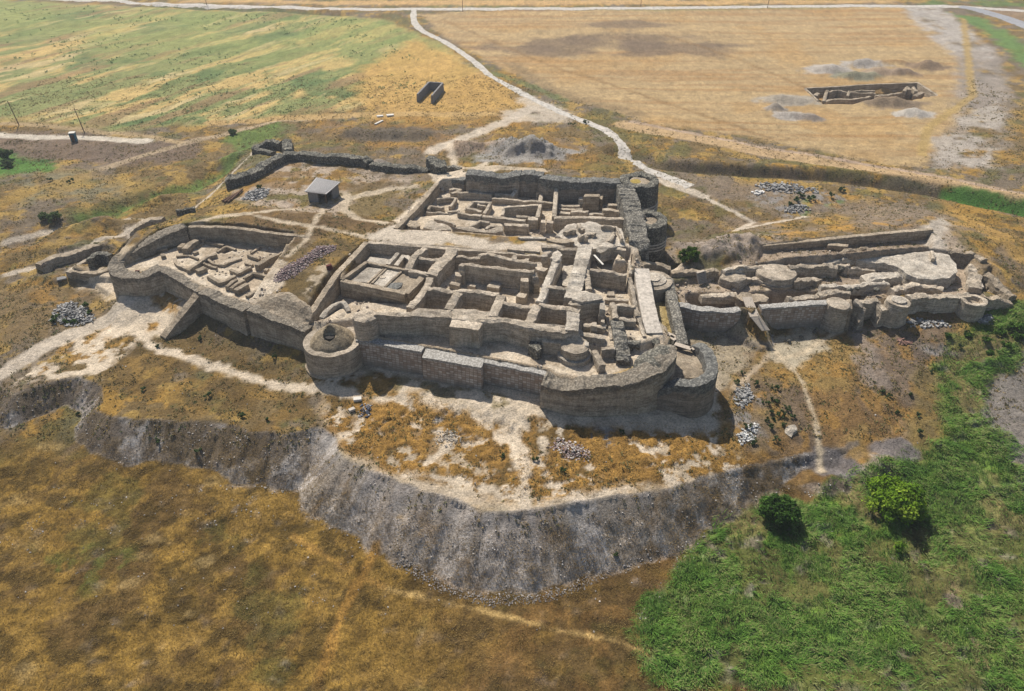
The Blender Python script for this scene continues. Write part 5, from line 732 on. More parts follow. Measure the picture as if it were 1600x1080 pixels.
for lb, x, y, r_, z in (('grey round tower at the rear corner with a grassy hollow top', 1225, 185, 3.9, 10.4), ('grey round tower before the rear corner tower, with a dark hole on top', 1310, 560, 3.5, 9.5)):
    tq = Q('B6', x, y, z); t = empty('round_tower', (tq[0], tq[1], 2.5), lb, 'tower', 'round towers at the rear right')
    wall('drum', None, circ(tq, r_ - .8, z, 30), 1.8, 2.5, 'dark', parent=t, closed=True, rough=.18, top=.4, batter=.05); block('fill', None, circ(tq, r_ - 1.2, z - .5, 18), z - 2.2, 'bank', parent=t, top=.25)
    for zz in (4.6, 5.2, 5.8): wall('brick_band', None, circ(tq, r_ + .12 + (z - zz) * .045, zz, 30), .22, zz - .22, 'slab', parent=t, closed=True, rough=.05, top=.03)
    if y > 300: block('hole', None, circ((tq[0] - 1.0, tq[1] + .7, 0), .75, z + .12, 12), z - 1, 'pit', parent=t, top=.02, rough=.06, grid=.3)  # solid dark disc on the tower top, a hole's shade painted as colour
    else: block('grass_patch', None, circ((tq[0] - .8, tq[1] - .3, 0), 1.1, z - .28, 12), z - 1, M['grass_patch'], parent=t, top=.1, rough=.1, grid=.3)
W('cut_bank', 'straight cut earth face down the left side of the rear court', 'B5', [(440, 190, 8.5), (360, 290, 8.5), (270, 395, 8.5), (180, 485, 8.5), (95, 572, 8.5)], 0, .9, 5.2, 'bank', rough=.08, top=.12)
for lb, c, p, z, th, zb in (('tall thin partition standing against the rear wall', 'B6', [(428, 265, 9.4), (422, 330, 9.2), (415, 420, 9), (405, 540, 8.7)], 9, .8, 5.2), ('long straight partition in front of the tall square block', 'B6', [(405, 552), (560, 548), (700, 548), (900, 555), (1085, 562)], 8.6, .9, 5.2), ('low wall left of the tall square block, far one', 'B6', [(455, 432), (560, 440), (650, 432)], 7.2, .8, 5.2), ('low wall left of the tall square block, near one', 'B6', [(452, 462), (560, 468), (680, 472)], 7.2, .8, 5.2), ('short rough wall by the thin partition', 'B6', [(448, 505), (500, 500), (560, 505)], 7.3, .9, 5.2), ('straight low wall in front of the tall square block', 'B6', [(568, 490), (650, 490), (735, 495)], 7.6, .8, 5.2), ('crumbling low wall right of the straight one', 'B6', [(735, 522), (790, 515), (880, 518)], 7.2, .7, 5.2), ('wall of the corner room under the side wall', 'B6', [(870, 475), (950, 478), (1048, 488)], 7.6, .9, 5.2), ('higher back wall of the corner room', 'B6', [(925, 425), (980, 425), (1035, 432)], 7.6, .9, 5.2),
      ('long low wall below the tall rear wall', 'B5', [(612, 268), (760, 270), (902, 282)], 7.4, .7, 5.2), ('slanting wall climbing to the rear wall, left one', 'B5', [(748, 228), (725, 245), (705, 265)], 7.4, .7, 5.2), ('low wall continuing right below the rear wall', 'B5', [(922, 282), (1000, 284), (1052, 292)], 7.4, .7, 5.2), ('slanting pale wall climbing to the rear wall, right one', 'B5', [(1100, 250, 8), (1080, 275, 7.7), (1058, 298, 7.4)], 7.7, .8, 5.2), ('long thin wall across the middle of the rear court', 'B5', [(900, 318), (1030, 325), (1170, 338)], 7.2, .7, 5.2), ('wall running right to the thin partition', 'B5', [(1165, 342), (1230, 342), (1300, 348), (1420, 352)], 7.4, .7, 5.2), ('stub joining the rear wall recess', 'B5', [(1310, 290, 7.8), (1305, 320, 7.6), (1298, 340, 7.4)], 7.6, .8, 5.2),
      ('far wall of the sunken square room in the rear court', 'B5', [(1000, 392), (1120, 382), (1285, 372)], 8.0, .7, 5.2), ('right wall of the sunken square room', 'B5', [(1302, 362), (1290, 420), (1278, 475)], 8.2, .7, 5.2), ('left wall of the sunken square room', 'B5', [(1000, 398), (992, 430), (985, 462)], 7.8, .6, 5.2), ('near wall of the sunken square room', 'B5', [(1100, 470), (1200, 470), (1282, 480)], 7.9, .7, 5.2), ('straight front wall on the left of the rear court', 'B5', [(615, 440), (700, 450), (815, 462)], 8.0, .7, 5.8), ('straight front wall on the right of the rear court', 'B5', [(822, 462), (1000, 482), (1180, 500)], 8.0, .9, 5.8), ('parallel low wall in front of the sunken square room', 'B5', [(1000, 535), (1100, 538), (1205, 545)], 7.9, .9, 5.8),
      ('three sided footing of the small left room', 'B5', [(440, 325), (520, 312), (598, 310), (590, 340), (548, 388)], 7.2, .5, 5.5), ('wavy footing in front of the small left room', 'B5', [(365, 410), (385, 380), (430, 385), (500, 392)], 7.2, .5, 5.5), ('thin kerb left in the rear court', 'B5', [(352, 432), (460, 438), (560, 446)], 7.4, .4, 5.8), ('three sided footing of the middle room', 'B5', [(690, 402), (742, 342), (890, 350), (862, 400), (832, 445)], 7.6, .6, 5.5), ('front footing of the middle room', 'B5', [(695, 405), (750, 412), (815, 422)], 7.6, .7, 5.5), ('small bent footing near the left cut face', 'B5', [(455, 238), (490, 236), (480, 250)], 6.8, .5, 5.5), ('short footing near the left cut face', 'B5', [(420, 268), (458, 268)], 6.8, .5, 5.5), ('lumpy footing behind the small left room', 'B5', [(545, 245), (585, 240), (640, 245), (560, 278)], 7.0, .7, 5.5), ('pair of lumps before the middle room', 'B5', [(530, 430), (570, 425), (630, 415)], 7.6, .7, 5.8), ('footing on the front ledge, hooked', 'B5', [(700, 560), (760, 530), (800, 505), (880, 520)], 8.2, .5, 6.5), ('footing on the front ledge, square', 'B5', [(850, 570), (880, 545), (985, 555)], 8.3, .6, 6.5), ('thin ridge on the front ledge', 'B5', [(420, 490), (500, 505), (580, 530), (590, 545)], 8.0, .5, 6.5), ('small inner wall by the middle room', 'B5', [(785, 345), (790, 370), (850, 380)], 7.4, .5, 5.5)):
    W('room_wall', lb if 'rear' in lb or 'room' in lb or 'block' in lb or 'court' in lb else lb + ' in the rear court', c, p, z, th, zb, 'pale' if 'pale' in lb else 'mud', rough=.1, top=.2)
for lb, c, p, z, zb, mt, r_ in (('tall square earthen block standing alone in the rear court', 'B6', [(688, 350), (700, 325), (845, 325), (838, 350)], 9.4, 5.2, 'bank', .15), ('small pale pier left of the tall square earthen block', 'B6', [(640, 380), (645, 355), (680, 355), (682, 382)], 8.0, 5.2, 'pale', .1), ('dark leaning stub right of the tall square earthen block', 'B6', [(840, 370), (845, 340), (875, 345), (870, 375)], 8.6, 5.2, 'bank', .2), ('squat block at the end of the straight front wall', 'B5', [(1195, 500), (1205, 478), (1285, 478), (1280, 505)], 8.1, 5.2, 'mud', .1), ('slim block standing in the passage beside the thin partition', 'B6', [(275, 600), (280, 575), (318, 575), (322, 605)], 8.4, 5.2, 'mud', .12), ('squat block right of the slim block in the passage', 'B6', [(330, 600), (335, 580), (395, 585), (395, 610)], 8.2, 5.2, 'mud', .15), ('small column stub under the rear wall recess', 'B6', [(232, 312), (235, 295), (265, 295), (268, 315)], 7.8, 5.2, 'mud', .1),
      ('lumpy eroded mass along the front edge of the rear court, left', 'B5', [(330, 560, 8.6), (345, 520, 8.6), (390, 505, 8.6), (440, 520, 8.6), (540, 545, 8.4), (560, 575, 8.3), (430, 585, 8.4)], 0, 6, 'mud', .3), ('lumpy eroded mass along the front edge of the rear court, right', 'B5', [(560, 555, 8.4), (700, 555, 8.4), (850, 580, 8.4), (985, 545, 8.8), (990, 590, 8.6), (930, 605, 8.2), (700, 590, 8.2)], 0, 6, 'mud', .25), ('rough lumps in the near left corner of the rear court', 'B5', [(185, 520), (200, 485), (260, 500), (300, 540), (270, 570), (210, 560)], 8.0, 5.8, 'bank', .4), ('pale broad plateau of bare earth with pits beside the rear side wall', 'B6', [(495, 650, 8.9), (520, 620, 9), (620, 605, 9.2), (740, 590, 9.3), (850, 618, 9.2), (1000, 630, 9.2), (1050, 650, 9.2), (1080, 760, 9), (1085, 830, 8.8), (900, 800, 8.8), (800, 850, 8.8), (640, 830, 8.6), (560, 790, 8.5), (420, 720, 8.4)], 0, 5, 'pale', .3),
      ('long dark sided hummock on the path before the rear court', 'B6', [(330, 770), (430, 755), (560, 760), (605, 785), (480, 800)], 8.9, 8, 'bank', .15), ('broken pale vault lumps in front of the bare plateau', 'B6', [(820, 850), (860, 800), (960, 780), (1010, 820), (930, 850), (850, 880)], 9.4, 7, 'pale', .45), ('squared shaded room block at the foot of the rear side wall', 'B6', [(930, 850), (960, 820), (1095, 850), (1095, 870)], 9.0, 6, 'mud', .15), ('low ledge at the left of the bare plateau', 'B6', [(60, 740), (160, 735), (330, 742), (320, 755), (80, 752)], 8.9, 8, 'pale', .1)):
    B('ruin_block', lb, c, p, z, zb, mt, rough=r_, top=r_, grid=.5)
for lb, p, z, th in (('short crumbling stub at the far edge of the bare plateau', [(640, 612), (660, 640), (690, 655)], 9.9, .7), ('thin ridge running down the right side of the bare plateau', [(1000, 640), (1030, 690), (1060, 760)], 9.7, .5), ('low lumpy stub in the middle of the bare plateau', [(700, 700), (760, 690), (800, 705)], 9.7, .8), ('crooked little stub near the pit of the bare plateau', [(640, 735), (690, 725), (720, 745)], 9.6, .6), ('narrow ledge along the far lip of the bare plateau', [(860, 630), (930, 640), (990, 650)], 9.8, .5), ('small stub at the left lip of the bare plateau', [(510, 690), (560, 670), (610, 680)], 9.4, .8), ('crumbled stub at the near lip of the bare plateau', [(940, 770), (970, 730), (980, 690)], 9.6, .7)):
    W('wall_footing', lb, 'B6', p, z, th, 8, 'mud', rough=.2, top=.4)
# ruined wall round the rear yard
W('yard_wall', 'dark stone wall on the left side of the rear yard, ending in a blunt face', 'R3', [(480, 200, 9.3), (400, 245, 9.2), (330, 290, 9.1), (250, 325, 9.0), (170, 345, 9.2), (125, 362, 8.8)], 0, 2.4, 4, 'dark', rough=.3, top=.55)
W('yard_wall', 'dark stone wall along the far side of the rear yard behind the shed', 'R3', [(490, 190, 9.3), (600, 195, 9.2), (720, 205, 9.3), (850, 205, 9.4), (990, 222, 9.3), (1030, 250, 8.8)], 0, 2.2, 5, 'dark', rough=.25, top=.45)
W('yard_wall', 'lower dark stone wall right of the yard, running to the broken stump', 'R3', [(1040, 258, 8.6), (1150, 270, 8.8), (1260, 278, 8.7), (1330, 282, 8.4), (1395, 300, 7.9)], 0, 2.2, 5, 'dark', rough=.3, top=.5)
W('yard_tower', 'curved remains of a stone tower at the far left corner of the yard', 'R3', [(310, 165, 8.0), (340, 135, 8.2), (420, 122, 8.4), (480, 125, 9)], 0, 1.6, 4.5, 'dark', smooth=1, rough=.3, top=.5)
W('yard_tower', 'outer curved stone wall of the yard corner tower', 'R3', [(318, 165, 7.8), (370, 180, 8), (430, 190, 8.4)], 0, 1.4, 4.5, 'dark', rough=.3, top=.5)
B('stone_stump', 'upright dark masonry lump on the yard corner tower', 'R3', [(478, 150), (485, 112), (520, 105), (545, 125), (540, 165), (500, 170)], 9.8, 5, 'dark', top=.6, rough=.4)
B('stone_stump', 'tall broken stump of masonry beside the track into the rear court', 'R3', [(1380, 235), (1395, 205), (1430, 200), (1455, 220), (1500, 250), (1510, 275), (1440, 280)], 9.6, 5.5, 'dark', top=.8, rough=.4)
W('stone_tail', 'low grey stone tail right of the broken stump', 'R3', [(1515, 275, 8.0), (1560, 285, 7.9), (1600, 298, 7.7)], 0, 1.4, 5, 'stone', rough=.25, top=.4)
# shed in the yard
fl, fr, br, bl = (np.array(Q('R3', *p)) for p in ((640, 436, 9.6), (752, 450, 9.6), (832, 385, 10), (705, 360, 10)))
t = empty('shed', (fl[0], fl[1], 7.0), 'open fronted block shed with a sloping grey sheet roof in the rear yard', 'shed')
def slabm(name, c4, th, mat, par):
    V = [tuple(p) for p in c4] + [(p[0], p[1], p[2] + th) for p in c4]; return link(name, V, [(3, 2, 1, 0), (4, 5, 6, 7), (0, 1, 5, 4), (1, 2, 6, 5), (2, 3, 7, 6), (3, 0, 4, 7)], mat, par, sharp=30)
ex = (fr - fl) / np.linalg.norm(fr - fl); ey = (bl - fl) / np.linalg.norm(bl - fl); slabm('roof', [fl - ex * .4 - ey * .4, fr + ex * .4 - ey * .4, br + ex * .4 + ey * .3, bl - ex * .4 + ey * .3], .16, 'roofing', t)
for k_ in range(14): p = fl + (fr - fl) * (k_ / 13); q_ = bl + (br - bl) * (k_ / 13); V, F = tube(p + [0, 0, .18] - ey * .3, q_ + [0, 0, .18] + ey * .2, .09, .09, 6); link('roof_ridge', V, F, 'roofing', t)
def panel(name, p, q_, z0, z1, z2, th, mat): 
    d = (q_ - p)[:2]; d /= np.linalg.norm(d); n_ = np.array([-d[1], d[0]]) * th; V = [(p[0], p[1], z0), (q_[0], q_[1], z0), (q_[0], q_[1], z2), (p[0], p[1], z1)]; V += [(x + n_[0], y + n_[1], z) for x, y, z in V]; return link(name, V, [(0, 1, 2, 3), (7, 6, 5, 4), (1, 0, 4, 5), (2, 1, 5, 6), (3, 2, 6, 7), (0, 3, 7, 4)], mat, t, sharp=30)
mid = fl + (fr - fl) * .55; panel('front_wall', fl, mid, 6.4, 9.58, 9.58, .3, 'block'); panel('back_wall', br, bl, 6.4, 9.98, 9.98, .3, 'block'); panel('side_wall', bl, fl, 6.4, 9.98, 9.58, .3, 'block'); panel('side_wall', fr + (br - fr) * .5, br, 6.4, 9.75, 9.98, .3, 'block')
V, F = tube((fr[0], fr[1], 6.4), (fr[0], fr[1], 9.6), .12, .12); link('post', V, F, 'wood', t)
for a, b in (((112, 505), (190, 462)), ((125, 512), (205, 455)), ((145, 512), (215, 458)), ((165, 500), (238, 432))):
    p, q_ = np.array(G('R3', *a)), np.array(G('R3', *b)); V, F = tube(p + [0, 0, .25], q_ + [0, 0, .3], .22, .18); tag(link('log', V, F, 'wood', sharp=40), 'brown timber log lying at the end of the left yard wall', 'log', 'logs by the yard wall')
GREYS = [(.24, .235, .225), (.31, .30, .285), (.16, .16, .155), (.37, .355, .33)]
heap('stone_pile', 'oval pile of grey building stones beside the logs in the rear yard', GP('R3', [(225, 490), (270, 445), (350, 418), (405, 432), (385, 470), (320, 497)]), 420, GREYS, (.16, .36), .8)
heap('stone_pile', 'big pile of pale grey stones with weeds beside the dirt track at far left', GP('F', [(80, 500), (92, 478), (115, 472), (140, 488), (148, 503), (120, 510), (92, 510)]), 620, GREYS, (.14, .32), 1.1)
heap('stone_pile', 'scatter of grey stones among weeds behind the right dig, far part', GP('N3', [(400, 830), (430, 812), (560, 818), (680, 845), (670, 862), (560, 862), (440, 845)]), 260, GREYS, (.2, .45), .4)
heap('stone_pile', 'scatter of grey stones among weeds behind the right dig, near part', GP('N3', [(520, 940), (560, 910), (620, 915), (640, 930), (560, 950)]), 140, GREYS, (.2, .45), .5)
heap('stone_pile', 'loose stones tumbled down the hillside below the horseshoe wall', GP('N6', [(300, 830), (320, 770), (370, 740), (390, 800), (340, 850)]), 200, GREYS, (.12, .35), .3, kind='stuff')
heap('stone_pile', 'pale stones running down toward the spoil slope below the horseshoe wall', GP('N6', [(310, 970), (360, 930), (420, 920), (380, 1000), (330, 1010)]), 150, [(.5, .49, .46), (.36, .36, .35)], (.1, .28), .3, kind='stuff')
heap('stone_pile', 'row of loose stones on the slope below the right turrets', GP('D2', [(640, 800), (720, 780), (1000, 820), (990, 850), (780, 860)]), 120, GREYS, (.15, .35), .3, kind='stuff')
heap('stone_pile', 'small dark pile of stones near the right end of the dig', GP('D2', [(1190, 790), (1230, 755), (1320, 765), (1330, 810), (1250, 830)]), 140, GREYS, (.15, .35), .5)
heap('stone_pile', 'patch of purplish broken bricks on the spoil platform', GP('N7', [(890, 225), (920, 190), (980, 210), (1040, 240), (1040, 275), (960, 265)]), 380, [(.22, .16, .15), (.30, .24, .22), (.42, .38, .34)], (.08, .22), .25, 'rubble patch')
heap('stone_pile', 'ring of pale stones on the spoil platform', GP('N7', [(490, 205), (510, 165), (570, 165), (590, 200), (560, 225)]), 160, [(.45, .4, .33), (.34, .30, .25)], (.08, .2), .2, 'stone ring')
heap('stone_pile', 'reddish broken bricks on the slope below the right dig', GP('D2', [(580, 950), (640, 930), (720, 950), (700, 980), (620, 985)]), 120, [(.22, .13, .10), (.30, .18, .14)], (.1, .25), .2, 'rubble patch')
heap('loose_stones', None, GP('N7', [(330, 560), (420, 630), (540, 700), (700, 745), (860, 740), (1000, 690), (1150, 650), (1250, 590), (1370, 580), (1230, 610), (1080, 690), (900, 770), (700, 790), (500, 730), (360, 640)]), 1500, [(.22, .20, .18), (.16, .145, .135), (.30, .27, .25)], (.05, .14), .05, None, None, 'stuff')
# right dig
W('brick_wall', 'grey topped brick wall of the right dig, left of the footbridge path', 'D1', [(285, 660), (400, 680), (480, 700), (640, 705), (765, 700)], 4.2, 1.4, -.6, 'brick', rough=.1, top=.25, batter=.02)
W('brick_wall', 'grey topped brick wall of the right dig, right of the footbridge path', 'D1', [(925, 680), (1100, 668), (1250, 655), (1440, 648)], 4.3, 1.4, -.6, 'brick', rough=.08, top=.2, batter=.02)
for lb, x, y, r_, z, zb in (('smooth round turret at the left side of the gate in the right dig', 148, 652, 1.9, 4.5, -.5), ('ringed round turret at the right side of the gate in the right dig', 610, 636, 1.9, 4.9, 0), ('hollow round turret near the right end of the dig', 1188, 628, 2.1, 4.8, 0)):
    tq = Q('D2', x, y, z); t = empty('turret', (tq[0], tq[1], zb), lb, 'turret', 'turrets of the right dig')
    if x < 1000: block('drum', None, circ(tq, r_, z, 20), zb, 'mud', parent=t, top=.2, rough=.18, batter=.06)
    else: wall('drum', None, circ(tq, r_ - .4, z, 20), .8, zb, 'mud', parent=t, closed=True, rough=.1, top=.25); block('fill', None, circ(tq, r_ - .7, z - .8, 14), z - 2, 'bank', parent=t, top=.15)
    if 500 < x < 1000: block('ring', None, circ(tq, r_ - .7, z + .25, 16), z - .5, 'pale', parent=t, top=.1, rough=.06)
for lb, p, z, th, zb, mt in (('straight wall between the ringed and hollow turrets of the right dig', [(690, 605), (770, 588), (900, 598), (1060, 602), (1150, 598)], 4.9, 1.4, 0, 'mud'), ('last stretch of wall running off the right end of the dig', [(1255, 598, 4.9), (1340, 612, 4.6), (1400, 622, 4.4), (1485, 640, 3.9)], 4.5, 1.2, 0, 'bank'), ('narrow curving wall beside the gate passage', [(280, 630, 4.2), (310, 660, 3.9), (342, 695, 3.4), (320, 745, 2.4), (285, 800, 1.0)], 3, .9, -.4, 'mud'), ('left jamb wall of the gate in the right dig', [(228, 625), (232, 665), (235, 695)], 4.2, .8, -.2, 'bank'), ('recessed wall inside the gate of the right dig', [(320, 632), (390, 632), (450, 630)], 4.0, 1.0, -.2, 'mud'), ('right jamb wall of the gate in the right dig', [(452, 632), (480, 662), (515, 700)], 4.0, .9, -.2, 'mud'),
      ('right earth edge of the dig, sloping down to its corner', [(1265, 400, 5), (1330, 455, 4.8), (1400, 525, 4.4), (1490, 610, 3.8)], 4.4, 1.6, 2, 'bank'), ('far earth edge at the right end of the dig', [(990, 250), (1100, 262), (1200, 290), (1265, 330)], 5.6, 1.2, 2.6, 'bank'), ('low long footing nearest the brick wall on the left of the gate', [(0, 600), (100, 580), (165, 572), (240, 585)], 4.2, 1.0, 2.6, 'mud'), ('long low footing across the middle of the dig, near one', [(10, 520), (150, 518), (350, 520), (460, 502), (540, 500)], 4.3, 1.0, 2.6, 'pale'), ('broad eroded slab wall below the big round mound', [(345, 462), (440, 455), (540, 440), (625, 445)], 4.5, 2.4, 2.6, 'pale'), ('curved wall hugging the front of the big round mound', [(560, 552), (640, 535), (720, 518), (830, 525), (950, 555)], 4.4, 1.3, 2.6, 'mud'), ('upper footing left of the lone boulder', [(0, 378), (70, 372), (135, 380)], 4.6, .9, 2.6, 'mud'), ('thin upper footing right of the lone boulder', [(215, 388), (330, 386), (430, 392)], 4.5, .7, 2.6, 'mud'), ('thin long crest from the dig steps to the big round mound', [(-150, 355), (0, 352), (130, 355), (230, 376)], 4.7, 1.0, 2.6, 'mud'), ('curved lump of wall on the pale upper floor', [(125, 278), (180, 262), (250, 240), (330, 236), (415, 242)], 5.6, .9, 4.2, 'bank'), ('pale ridge along the lip of the upper floor', [(40, 345), (250, 312), (500, 275), (700, 246), (900, 238), (1150, 250)], 5.0, 1.1, 3.0, 'pale'), ('reddish wall at the right end inside the dig', [(1190, 365, 4.6), (1205, 430, 4.5), (1185, 500, 4.3), (1200, 545, 4.2)], 4.5, 2.2, 2.6, 'mud')):
    W('dig_wall', lb if 'dig' in lb or 'mound' in lb or 'gate' in lb else lb + ' of the right dig', 'D2', p, z, th, zb, mt, rough=.32, top=.55, batter=.08)
B('round_mound', 'big horseshoe shaped mud mound with a flat rough top at the right of the dig', 'D2', [(240, 312, 5.0), (420, 300, 5.1), (600, 285, 5.4), (720, 268, 5.6), (870, 258, 5.7), (980, 275, 5.6), (1050, 340, 5.5), (1058, 410, 5.4), (1000, 455, 5.3), (880, 468, 5.2), (760, 462, 5.1), (680, 430, 5.1), (620, 385, 5.0), (520, 350, 4.9), (350, 332, 4.8)], 0, 2.4, 'pale', rough=.22, top=.3, batter=.12)
W('mound_wall', 'low broken wall stub on top of the big mud mound', 'D2', [(868, 250), (876, 285), (880, 312)], 6.4, .5, 5, 'mud', rough=.1, top=.2)
W('cut_bank', 'long tapering cut earth face along the far edge of the right dig', 'F', [(1190, 383, 5.9), (1240, 378, 6.1), (1290, 373, 6.3), (1340, 368, 6.5), (1400, 362, 6.7), (1457, 357, 6.9)], 0, .9, 4.2, 'bank', rough=.08, top=.1)
B('baulk', 'low rectangular earth block on the pale upper floor of the right dig', 'D2', [(62, 212), (82, 190), (225, 205), (222, 222)], 5.7, 4.3, 'bank', rough=.06, top=.1)
for lb, p, z, th, zb, mt in (('shaded scarp behind the stairs in the right dig', [(238, 408), (340, 405), (445, 400), (600, 396)], 5.0, 1.0, 2.6, 'bank'), ('upper scarp between the two round masses of the dig', [(640, 398), (720, 380), (800, 368), (935, 362)], 5.4, 1.0, 2.6, 'mud'), ('long scarp right of the round banded bastion', [(1145, 375), (1250, 360), (1400, 362), (1520, 372)], 5.3, 1.2, 2.6, 'mud'), ('low ragged wall before the round banded bastion', [(1180, 485), (1260, 475), (1340, 455), (1385, 475)], 4.4, 1.1, 2.6, 'mud'), ('low wall under the round banded bastion', [(820, 470), (880, 468), (950, 485)], 4.0, .9, 2.6, 'mud'), ('low shaded step near the brick wall of the dig', [(470, 590), (560, 582), (650, 585), (745, 580)], 4.0, 1.2, 2.4, 'mud'), ('long low shaded step right of the footbridge', [(1130, 620), (1280, 600), (1400, 588), (1530, 570)], 4.2, 1.2, 2.6, 'mud'), ('pale sliver of wall behind the lens shaped mass', [(640, 405), (700, 395), (790, 392)], 5.2, .8, 2.8, 'pale')):
    W('dig_wall', lb, 'D1', p, z, th, zb, mt, rough=.32, top=.55, batter=.08)
tq = Q('D1', 1045, 410, 4.9); t = empty('round_bastion', (tq[0], tq[1], 2.4), 'round banded mud bastion in the middle of the right dig', 'bastion')
block('drum', None, circ(tq, 3.5, 4.9, 26, .9), 2.4, 'mud', parent=t, top=.25, rough=.2, batter=.1); wall('lower_band', None, circ(tq, 3.75, 3.6, 26, .9), .5, 2.4, 'bank', parent=t, closed=True, rough=.1, top=.1)
B('lens_mass', 'lens shaped mass of eroded mudbrick left of the round banded bastion', 'D1', [(610, 450), (660, 410), (760, 395), (805, 420), (820, 465), (760, 495), (680, 480)], 4.7, 2.4, 'mud', rough=.25, top=.4, batter=.12)
B('rubble_mass', 'reddish lump of masonry at the head of the footbridge', 'D1', [(740, 600), (780, 580), (860, 575), (950, 580), (990, 610), (960, 640), (880, 645), (790, 635)], 4.4, 2.6, 'bank', rough=.25, top=.4)
for lb, x, y, r_ in (('lone boulder among the footings of the right dig', 172, 405, 1.2), ('grey boulder above the gate, left one', 225, 560, 1.1), ('small grey boulder above the gate, middle one', 290, 545, .8), ('grey boulder above the gate, right one', 440, 555, 1.1)):
    c = Q('D2', x, y, 4.0); V, F = stone(c, r_, 1); o = tag(link('boulder', V, F, 'dark', sharp=50), lb, 'boulder', 'boulders in the right dig'); sm_ = o.modifiers.new('s', 'SUBSURF'); sm_.levels = sm_.render_levels = 2
for lb, x, y in (('near grey boulder on the gravel floor by the footbridge', 1140, 965), ('middle grey boulder on the gravel floor by the footbridge', 1235, 930), ('far grey boulder on the gravel floor by the footbridge', 1335, 885)):
    c = G('D1', x, y); V, F = stone((c[0], c[1], c[2] + .3), .85, 1); o = tag(link('boulder', V, F, 'dark', sharp=50), lb, 'boulder', 'boulders by the footbridge'); sm_ = o.modifiers.new('s', 'SUBSURF'); sm_.levels = sm_.render_levels = 2
a, b = np.array(Q('D1', 465, 412, 5.2)), np.array(Q('D1', 482, 508, 3.2)); t = empty('staircase', (b[0], b[1], 3.0), 'small wooden staircase down the shaded scarp into the right dig', 'staircase')
n_ = np.array([-(b - a)[1], (b - a)[0]]); n_ /= np.linalg.norm(n_)
for s_ in (-.9, .9): V, F = tube(a + [*(n_ * s_), 0], b + [*(n_ * s_), .1], .12, .12, 6); link('stringer', V, F, 'boards', t)
for k_ in range(8): p = a + (b - a) * (k_ + .5) / 8; boxm('tread', 0, (p[0], p[1], p[2]), 1.9, .42, .1, math.atan2(n_[1], n_[0]), 'boards', t)
p, q_ = np.array(Q('D1', 818, 615, 4.7)), np.array(Q('D1', 880, 765, 3.6)); d = q_ - p; t = empty('footbridge', (p[0], p[1], 3.0), 'narrow plank footbridge leading down from the right dig to the hillside path', 'footbridge')
L_ = np.linalg.norm(d[:2]); n_ = np.array([-d[1], d[0], 0]) / L_
slabm('deck', [p - n_ * .8, p + n_ * .8, q_ + n_ * .8, q_ - n_ * .8], .15, 'boards', t); r0, r1 = np.array(Q('D1', 900, 735, 4.2)), np.array(Q('D1', 960, 820, 3.2)); V, F = tube(r0, r1, .09, .09, 6); link('handrail', V, F, 'boards', t)
slabm('lower_deck', [np.array(x) for x in ((q_ - n_ * .7), (q_ + n_ * .7), np.array(Q('D1', 965, 870, 2.1)) + n_ * .7, np.array(Q('D1', 965, 870, 2.1)) - n_ * .7)], .12, 'boards', t)
boxm('timber_beam', 0, Q('D2', 1228, 495, 3.8), .35, 4.6, .3, -.25, 'boards', None, 'weathered timber beam lying across the gap at the right end of the dig', 'beam')
# farther off
c0, c1, c2, c3 = (np.array(Q('U5', *p, 5.4)) for p in ((520, 470), (700, 278), (915, 292), (745, 490)))
t = empty('brick_enclosure', (c1[0], c1[1], 3), 'roofless dark block building open at the front, alone in the field behind the fort', 'building')
for nm, a, b in (('side_wall', c0, c1), ('back_wall', c1, c2), ('side_wall', c2, c3)): wall(nm, None, [tuple(a), tuple(b)], .5, 2.2, 'block', parent=t, rough=.03, top=.05)
for lb, p, z, th, zb in (('long far shaded face of the trench dug in the stubble field', [(395, 288), (640, 275), (900, 258), (1270, 245)], 3.1, .7, 0), ('right end edge of the trench in the stubble field', [(1270, 245, 3.1), (1350, 295, 3.1), (1440, 355, 3.0)], 3, .8, 0), ('left end edge of the trench in the stubble field', [(390, 290, 3.1), (440, 335, 3.1), (490, 385, 3.1)], 3, .6, 0), ('front wall of the ruin in the field trench', [(535, 395), (600, 372), (760, 372), (900, 352)], 2.7, .8, 0), ('left end wall of the ruin in the field trench', [(538, 390), (550, 335), (565, 305)], 2.9, .9, 0), ('ragged middle wall of the ruin in the field trench', [(575, 318), (640, 300), (720, 318), (850, 325), (940, 325)], 2.7, .7, 0), ('upper broken wall of the ruin in the field trench', [(740, 312), (850, 305), (935, 308)], 2.8, .7, 0), ('cross wall of the ruin in the field trench', [(735, 310), (722, 350)], 2.6, .7, 0), ('low right wall of the ruin in the field trench', [(940, 345), (1040, 340), (1160, 325)], 2.4, .9, 0), ('leaning pale stub at the right of the field trench', [(1165, 310), (1190, 280), (1210, 300)], 3.2, 1.0, 0), ('second pale stub at the right of the field trench', [(1235, 280), (1260, 310)], 3.2, .9, 0), ('small stub at the right corner of the field trench', [(1250, 345), (1310, 318)], 2.8, 1.2, 0), ('isolated stub at the left end of the field trench', [(470, 345), (492, 325)], 2.4, 1.2, 0)):
    W('trench_wall', lb, 'P4', p, z, th, zb, 'bank', rough=.12, top=.25 if 'edge' not in lb and 'face' not in lb else .06)
q_ = G('F', 117, 221); t = empty('toilet_cabin', q_, 'small blue metal cabin standing alone beside the pale track at far left', 'cabin')
boxm('body', 0, q_, 1.35, 1.3, 2.2, .2, 'toilet', t); boxm('roof', 0, (q_[0], q_[1], q_[2] + 2.2), 1.5, 1.45, .14, .2, 'white', t); boxm('door', 0, (q_[0] + .12, q_[1] - .68, q_[2] + .15), .8, .06, 1.8, .2, 'wood', t)
